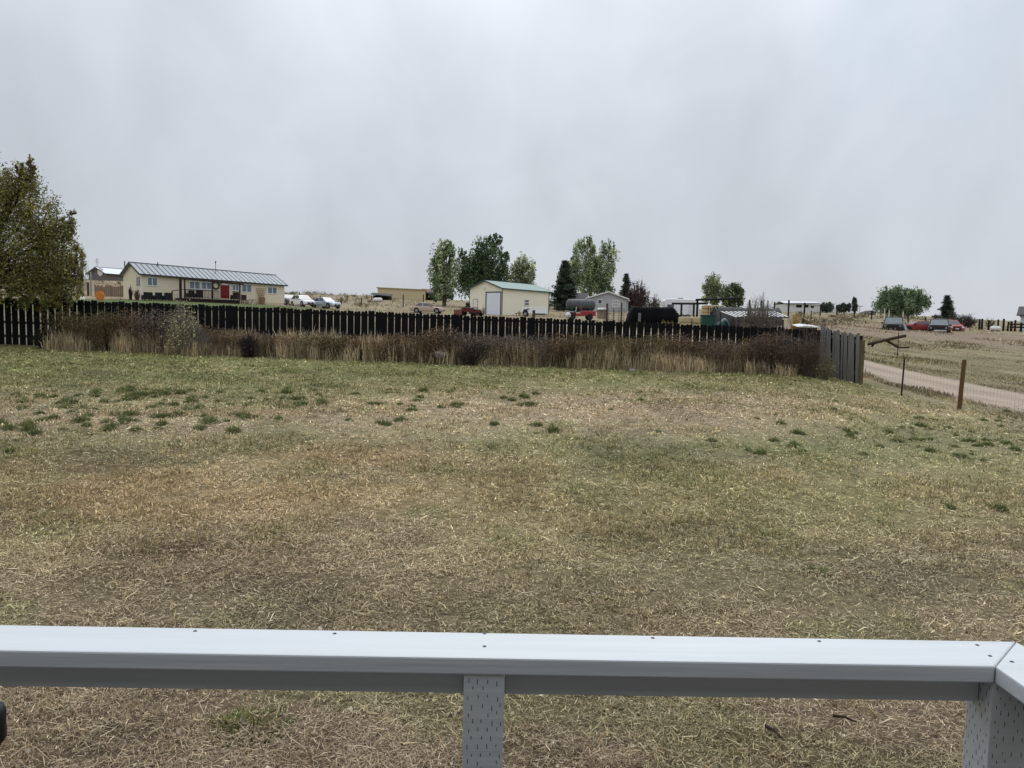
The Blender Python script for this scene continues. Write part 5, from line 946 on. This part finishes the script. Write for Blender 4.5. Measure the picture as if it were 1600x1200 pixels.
m = MB().add(V_, F_); o = m.build('black_tarp', TARP, smooth=True); o.location = b; so_ = o.modifiers.new('thick', 'SOLIDIFY'); so_.thickness = .015; tag(o, 'big black tarp draped over the hay stack behind the fence', 'tarp')
haystack('low loose row of hay bales right of the black tarp', 1062, 1094, 64, 495); haystack('tall hay stack behind the black timber frame', 1097, 1127, 98, 477)
stake(1106, 95, 478, 500, 'dull red post in front of the tall hay stack', .12, mat('red_post', (112,40,40), .7)); stake(997, 26, 489, 560, 'grey weathered post sticking up above the dark fence by the black tarp', .09, WEATH)
# white camper
b = at(1061, 106, 499); t = thing('camper_trailer', 'white camper trailer behind the black tarp', 'trailer', b, R(2)); WC = paint('camper', (226,228,232), 0, .35); x0 = P(1035, 475, 106).x-b.x; x1 = P(1090, 475, 106).x-b.x; zt = P(1061, 467.8, 106).z-b.z
m = MB(); m.poly([(x0+.5,-1.1,.55),(x1-.1,-1.1,.55),(x1,-1.1,1.2),(x1,-1.1,zt-.5),(x1-.5,-1.1,zt),(x0+.3,-1.1,zt+.02),(x0,-1.1,zt-.3),(x0+.05,-1.1,zt-.75),(x0+.5,-1.1,1.1)], (0,2.2,0)); m.build('body', WC, t, bevel=.08); MB().box(x0+.4, x0+1.3, -1.115, -1.1, zt-1.2, zt-.75).build('window', CGL, t); MB().box(x1-1.5, x1-.9, -1.115, -1.1, .6, zt-.6).build('door', mat('camper_door', (206,208,212), .4), t); MB().box(-.2,.4,-.3,.3,zt+.01,zt+.2).build('roof_vent', mat('vent_grey', (150,154,158)), t)
for x in (.1, .9):
    for s in (-1, 1): wheel(t, x, s*1.12, .36)
MB().bar((x0+.5,0,.5),(x0-.9,0,.45),.1,.1).build('tongue', BLKT, t)
# timber frames
BLW = mat('black_timber', (26,24,23), .85, var=.25)
def frame(label, D, posts, beam, extra=()):
    b = at(posts[0][0], D, 503); t = thing('timber_frame', label, 'frame', b)
    for px, tp in posts: q = P(px, tp, D)-b; g_ = at(px, D, 503)-b; MB().tube([(q.x,0,g_.z-.3),(q.x,0,q.z)], .12, 8).build('post', BLW, t)
    a, c = P(*beam[0], D)-b, P(*beam[1], D)-b; MB().tube([a, a.lerp(c,.5)+Vector((0,0,-.03)), c], .12, 8).build('beam', BLW, t)
    for e0, e1 in extra: MB().tube([P(*e0, D)-b, P(*e1, D)-b], .09, 7).build('brace', BLW, t)
frame('tall black timber frame before the dark rounded tree', 84, [(1090,467.5),(1154.5,466)], [(1087,468.5),(1159,465.5)], [((1126,481.5),(1155,481)),((1141,466),(1140,487))])
frame('lower dark timber frame in front of the white camper', 92, [(1065,474.5),(1084.5,474)], [(1050,474.2),(1106,474)])
# bins, tarp pile, hoop shelter, striped pen
GB = mat('green_bin', (28,74,62), .55, var=.12); b = at(1105, 58, 515); t = thing('green_bin', 'dark green metal bin behind the fence right of the hay bales', 'bin', b, R(-6)); zt = P(1105, 493.5, 58).z-b.z; m = MB(); m.poly([(-.45,-.4,-.3),(.45,-.4,-.3),(.5,-.4,zt),(-.5,-.4,zt)], (0,.8,0)); m.build('tub', GB, t, bevel=.02); MB().box(-.54,.54,-.46,.46,zt,zt+.06).build('lid', mat('teal_lid', (26,62,62), .5), t); m = MB(); [m.box(x-.03,x+.03,-.43,-.401,-.2,zt-.05) for x in (-.25,0,.25)]; m.build('ribs', GB, t)
b = at(1129, 57, 516); m = MB(); m.ball((0,0,.1), (.62,.6,.92), 18, 10); random.seed(5); m.v = [(x*(1+.15*math.sin(5*z+3*x)), y, z+.1*math.sin(6*x+2*y)) for x, y, z in m.v]; o = m.build('green_tarp', mat('blue_green_tarp', (36,72,76), .4, var=.3, scale=3, bump=.4), smooth=True); o.location = b; tag(o, 'crumpled blue-green tarp over a pile between the green bin and the striped pen', 'tarp')
b = at(1164, 76, 508); t = thing('hoop_shelter', 'grey covered hoop shelter behind the striped pen', 'shelter', b, R(2)); x0 = P(1113, 480, 76).x-b.x; x1 = P(1215, 480, 76).x-b.x; zt = P(1164, 477.3, 76).z-b.z; HS = mat('grey_cover', (66,67,65), .9, var=.25, scale=2, bump=.3); V_, F_ = [], []; na = 13
for i in range(15):
    f = i/14; x = x0+(x1-x0)*f; e = 1-.06*math.sin(f*math.pi*7)**2-.05*f
    for k in range(na): a = math.pi*k/(na-1); V_.append((x+(.35*math.sin(a) if i == 0 else 0), -1.5*math.cos(a), (zt*e)*math.sin(a)**.8-.1))
for i in range(14):
    for k in range(na-1): F_.append((i*na+k,(i+1)*na+k,(i+1)*na+k+1,i*na+k+1))
o = MB().add(V_, F_).build('cover', HS, t, smooth=True); q = o.modifiers.new('thick','SOLIDIFY'); q.thickness = .02; m = MB()
for x in (x0+.05, x1-.05): m.tube([(x+.1,-1.46*math.cos(a), zt*.97*math.sin(a)**.8-.1) for a in np.linspace(0, math.pi, 11)], .04, 6)
m.build('hoop', SEAM, t); m = MB(); m.add([(x0+.3,-1.4*math.cos(a),zt*.95*math.sin(a)**.8-.1) for a in np.linspace(0,math.pi,11)], [tuple(range(11))]); m.build('end_cover', mat('dark_cover', (52,58,58), .8), t)
b = at(1180, 55, 515); t = thing('animal_pen', 'low pen with a slanting roof of white strips behind the fence', 'pen', b); PN = mat('pen_wood', (72,68,64), .9, var=.3, scale=4); ST = mat('white_strip', (208,208,206), .5, var=.08)
qf = [P(x, y, 54.2)-b for x, y in ((1151,496),(1233,496))]; qb = [P(x, y, 56.6)-b for x, y in ((1126,487),(1208,486))]
m = MB(); n_ = 13
for k in range(n_):
    f = k/(n_-1)*.975; a_ = qb[0].lerp(qb[1], f); c_ = qf[0].lerp(qf[1], f); w_ = (qf[1]-qf[0])/n_*.46; m.poly([c_, c_+w_, a_+w_, a_], (0,0,.02))
m.build('roof_strips', ST, t); m = MB(); m.poly([qf[0]-Vector((0,0,.03)), qf[1]-Vector((0,0,.03)), qb[1]-Vector((0,0,.03)), qb[0]-Vector((0,0,.03))], (0,0,.015)); m.build('roof_net', mat('dark_net', (26,26,27), .9), t); MB().bar(qf[0]+Vector((0,-.03,0)), qf[1]+Vector((0,-.03,0)), .06, .09).build('roof_beam', PN, t)
for q in (qf[0], qf[0].lerp(qf[1], .33), qf[0].lerp(qf[1], .66), qf[1], qb[0], qb[1]): MB().box(q.x-.05, q.x+.05, q.y-.05, q.y+.05, -.4, q.z-.04).build('post', ST if q is qf[1] else PN, t)
m = MB(); k = 0; x = qf[0].x
while x < qf[1].x: m.box(x, x+.14, .35, .38, -.3, qf[0].z-.08-.05*(k % 3)); x += .24; k += 1
m.build('slat_wall', PN, t)
for k, (px, tp, w_, lb) in enumerate(((1170,468.5,.22,'first and pale grey one of the tall posts rising behind the hoop shelter'),(1179,470,.10,'thin second post rising behind the hoop shelter'),(1188.3,469.5,.2,'thick dark third post rising behind the hoop shelter'),(1191.8,472,.08,'thinnest short post beside the thick dark third post'),(1198.5,470,.15,'dark post between the thinnest post and the last post behind the hoop shelter'),(1209,471.5,.18,'last dark post at the right end behind the hoop shelter'))):
    stake(px, 92, tp, 505, lb, w_, PN if k == 0 else BLW, group='posts behind the hoop shelter')
# gateway rail, pipe gate, posts
b = at(1232.7, 120, 496); t = thing('rail_fence', 'dark single rail fence with posts in front of the white ridge house', 'fence', b); a, c = P(1224,474.3,120)-b, P(1281,474.3,120)-b; MB().tube([a, c], .07, 6).build('rail', BLW, t)
for px, tp in ((1232.7,469),(1257.5,473)): q = P(px, tp, 120)-b; MB().tube([(q.x,0,(at(px,120,496)-b).z-.5),(q.x,0,q.z)], .13, 7).build('post', BLW, t)
for px, D, tp, bt, w_, lb in ((1281.7,130,476,489,.2,'dark post left of the dark round shrub on the ridge'),(1307.5,130,477,490,.26,'thick dark post at the left end of the square hedge'),(1334.8,118,483,495,.2,'short dark post under the white porch on the ridge'),(1361.5,112,487,500,.18,'leaning dark post left of the wide green tree'),(1418.5,112,489,504,.2,'dark post under the right part of the wide green tree'),(1445.5,108,495,505,.2,'dark short post between the wide green tree and the spruce'),(1488,106,495,507,.14,'dark post right of the lone spruce')):
    stake(px, D, tp, bt, lb, w_, BLW, lean=.0)
b = at(1254, 68, 518); t = thing('pipe_gate', 'thin rusty pipe gate standing open in the tan field', 'gate', b); GT = mat('gate_pipe', (78,62,52), .7, .2, var=.2); x1 = P(1306,505,68).x-b.x; zt = P(1254,497.5,68).z-b.z; zt2 = P(1306,500,68).z-b.z; m = MB(); xg = P(1272,505,68).x-b.x
for k in range(5): z = .25+(zt-.3)*k/4; z2 = z*zt2/zt; m.tube([(xg,0,z),(x1,0,z2)], .025, 6)
m.build('bars', GT, t); m = MB(); [m.tube([(x,0,.2),(x,0,z)], .03, 6) for x, z in ((xg,zt-.05),((xg+x1)/2,zt*.96),(x1,zt2))]; m.build('uprights', GT, t); MB().tube([(P(1267,505,68).x-b.x,0,-.2),(P(1267,505,68).x-b.x,0,P(1267,485,68).z-b.z)], .04, 8).build('hinge_post', GT, t); MB().tube([(0,0,-.2),(0,0,zt)], .11, 8).build('latch_post', pw, t)
b = at(1258, 46, 522); t = thing('low_shed', 'low crate with a white metal lid behind the purple-brown shrubs', 'crate', b, R(-4)); z1 = P(1258, 508, 46).z-b.z; MB().box(-.5,.52,-.5,.5,-.2,z1-.14).build('crate', PN, t); m = MB(); m.poly([(-.62,-.65,z1-.13),(.6,-.65,z1-.15),(.6,-.65,z1-.1),(-.2,-.65,z1-.03),(-.62,-.65,z1-.1)], (0,1.3,.12)); m.build('lid', ST, t, bevel=.01)
RG = 'dark posts in a row near the right edge'
for k, (px, tp, bt, w_, ln, lb) in enumerate(((1530,498.5,513,.22,0,'leftmost of the dark posts near the right edge, left of the white tank'),(1534,498,513,.22,.02,'second of the dark posts near the right edge, close beside the first'),(1544.5,500,513,.22,0,'dark post just left of the right hand white tank'),(1559.5,499,509,.2,0,'dark post standing behind the right hand white tank'),(1567.7,498,513,.22,0,'tall dark post just right of the right hand white tank'),(1574,502.5,513,.2,.18,'leaning dark post right of the white tank'),(1580,502,512,.24,0,'stubby dark post next to the leaning one near the right edge'),(1586,500,512,.2,0,'dark post closest to the white house corner'))):
    stake(px, 88, tp, bt, lb, w_, BLW, group=RG, lean=ln)
b = at(1593, 86, 514); t = thing('corral_rail', 'low dark corral rails in front of the white house corner', 'fence', b); [MB().tube([P(1578,y,86)-b, P(1612,y+.8,86)-b], .1, 6).build('rail', BLW, t) for y in (506.5, 511)]; [MB().tube([(q.x,0,-.4),(q.x,0,q.z)], .12, 7).build('post', BLW, t) for q in (P(1596,504,86)-b, P(1611,504,86)-b)]
def propane(label, px0, px1, top, D, bt):
    b = at((px0+px1)/2, D, bt); t = thing('propane_tank', label, 'tank', b, R(4)); L = (px1-px0)*D/F; zt = P((px0+px1)/2, top, D).z-b.z; r = L*.22; PT = mat('tank_white', (222,220,216), .45, var=.06); zc = zt-r
    MB().tube([(-L/2,0,zc),(-L/2+r*.3,0,zc),(-L/2+r*.9,0,zc),(L/2-r*.9,0,zc),(L/2-r*.3,0,zc),(L/2,0,zc)], [r*.3,r*.75,r,r,r*.75,r*.3], 16).build('shell', PT, t, smooth=True); MB().tube([(0,0,zc+r*.9),(0,0,zc+r*1.2)], r*.25, 10).build('dome', SEAM, t); [MB().box(x-.08, x+.08, -r*.6, r*.6, -.3, zc-r*.7).build('foot', SEAM, t) for x in (-L*.28, L*.28)]
propane('white propane tank in front of the low dark open shed', 583, 597.5, 465.2, 150, 472); propane('white propane tank among the dark posts near the right edge', 1547, 1563.5, 509.5, 84, 515)
# machines and trailer by the garage
RQ = mat('quad_red', (100,26,30), .45, var=.15)
def quad(label, px, D, py, rot, s=1.):
    b = at(px, D, py); t = thing('quad_bike', label, 'quad bike', b, rot, 'red quad bikes by the garage'); m = MB(); st = [[(x, -w, z0),(x, -w, z1),(x, w, z1),(x, w, z0)] for x, w, z0, z1 in ((-.85,.2,.55,.7),(-.6,.42,.45,.86),(-.1,.2,.42,.74),(.2,.22,.42,.82),(.55,.45,.5,.9),(.9,.3,.55,.76))]; loft(m, [[tuple(s*np.array(p)) for p in q] for q in st]); m.build('fairing', RQ, t); MB().box(-.6*s,.1*s,-.17*s,.17*s,.78*s,.95*s).build('seat', BLKT, t, bevel=.04); m = MB(); m.bar((.3*s,0,.8*s),(.2*s,0,1.15*s),.06,.06); m.bar((.2*s,-.38*s,1.15*s),(.2*s,.38*s,1.15*s),.05,.05); m.build('handlebar', BLKT, t); m = MB(); m.box(.55*s,1.0*s,-.4*s,.4*s,.93*s,.97*s).box(-.95*s,-.5*s,-.42*s,.42*s,.93*s,.97*s); m.build('rack', BLKT, t)
    for x in (-.6, .6):
        for y in (-1, 1): wheel(t, x*s, y*.52*s, .3*s, .24*s, BLKT)
    return t
quad('red quad bike with a black bag, left one of the pair by the garage', 731, 104, 492, R(-20), 1.15); quad('darker red quad bike nearer the white roll-up door', 743, 102, 493, R(-35), .95)
b = at(732, 105, 492); t = thing('gear_bag', 'black gear bag strapped high on the left red quad bike', 'bag', (b.x-.1, b.y, b.z+1.28), R(-20)); MB().ball((0,0,.25), (.34,.28,.28), 12, 8).build('bag', BLKT, t); MB().box(-.3,.3,-.3,.3,-.15,.0).build('carrier', BLKT, t)
b = at(716.5, 104, 492); t = thing('rusty_crate', 'rusty brown crate to the left of the red quad bikes', 'crate', b, R(-8)); RC = mat('rust', (122,80,64), .9, var=.3, scale=4); zt = P(716, 484, 104).z-b.z; MB().box(-.55,.55,-.5,.5,-.2,zt).build('crate', RC, t); m = MB(); [m.box(x-.04,x+.04,-.54,-.501,-.2,zt+.05) for x in (-.5,0,.5)]; m.build('battens', RC, t)
b = at(733, 99, 494); t = thing('bucket', 'small white bucket in front of the red quad bikes', 'bucket', b); MB().tube([(0,0,-.1),(0,0,.32)], [.13,.17], 12).build('pail', WHITE, t); MB().tube([(.17*math.cos(a),0,.32+.12*math.sin(a)) for a in np.linspace(0,math.pi,7)], .012, 4).build('handle', SEAM, t)
twigs('tall_weed', 'tall grey dry weed standing against the garage left of the roll-up door', 755.5, 108, 474, 3, 14, 2, mat('grey_twig', (112,108,104)), base=492, r=.03, nleaf=60, leaf=.1, leafcols=[(118,116,104)]); twigs('tall_weed', 'dry weed clump at the left end of the white trailer', 812, 110, 483, 4, 14, 1, mat('reed', (166,136,84)), base=493, r=.03)
b = at(838, 108, 495); t = thing('utility_trailer', 'white box utility trailer parked along the garage wall', 'trailer', b, R(-6)); x0 = P(816,485,108).x-b.x; x1 = P(856,485,108).x-b.x; zt = P(836,481,108).z-b.z; WT = paint('white', (236,238,240)); m = MB(); m.box(x0,x1,-.85,.85,.45,zt).box(x0,x1,-.88,.88,zt-.09,zt-.001); m.build('box', WT, t, bevel=.03); MB().box(x0+.1,x1-.1,-.78,.78,zt-.02,zt+.012).build('bed', INNER_SHADE, t); xw = P(821.5,490,108).x-b.x
m = MB(); m.poly([(xw-.45,-.9,.4),(xw+.45,-.9,.4),(xw+.25,-.9,1.0),(xw-.2,-.9,1.0)], (0,.06,0)); m.build('wheel_arch', BLKT, t); [wheel(t, xw, s*.93, .36) for s in (-1,1)]; MB().bar((x0,0,.5),(x0-1.0,0,.42),.1,.1).build('tongue', BLKT, t); MB().box(x0+.75,x0+1.05,-.9,-.881,zt-.28,zt-.16).build('side_lamp', BLKT, t); MB().tube([(x0-.8,0,.42),(x0-.8,0,-.05)], .04, 8).build('jack', BLKT, t)
m = MB(); m.box(x1-1.9,x1-.4,-.7,.7,.25,.44); m.build('underframe', SEAM, t)
# hill fence posts, far left of the garage
HP = 'thin dark fence posts on the hillside right of the cream house'
for px, D, tp, bt, lb in ((468,135,456.5,470,'dark hillside post above the white parked car'),(500.5,135,462,473,'dark hillside post above the silver-blue parked car'),(533,122,464,477,'dark hillside post right of the silver-blue parked car'),(542.5,150,464,472,'thin far hillside post close to the skyline'),(565,125,465,477,'dark hillside post left of the white propane tank'),(630,130,460,473,'dark hillside post before the tan barn wall'),(661.5,130,460,474,'dark hillside post at the right end of the tan barn')):
    stake(px, D, tp, bt, lb, .17, BLW, group=HP)

for px, D, tp, bt, lb in ((1381.5,120,482,500,'thin white stake at the left under the wide green tree'),(1388.5,118,485,500,'second thin white stake under the wide green tree'),(1410.5,114,487,503,'white pipe standing under the middle of the wide green tree')):
    stake(px, D, tp, bt, lb, .11, WHITE, name='white_stake', cat='stake')
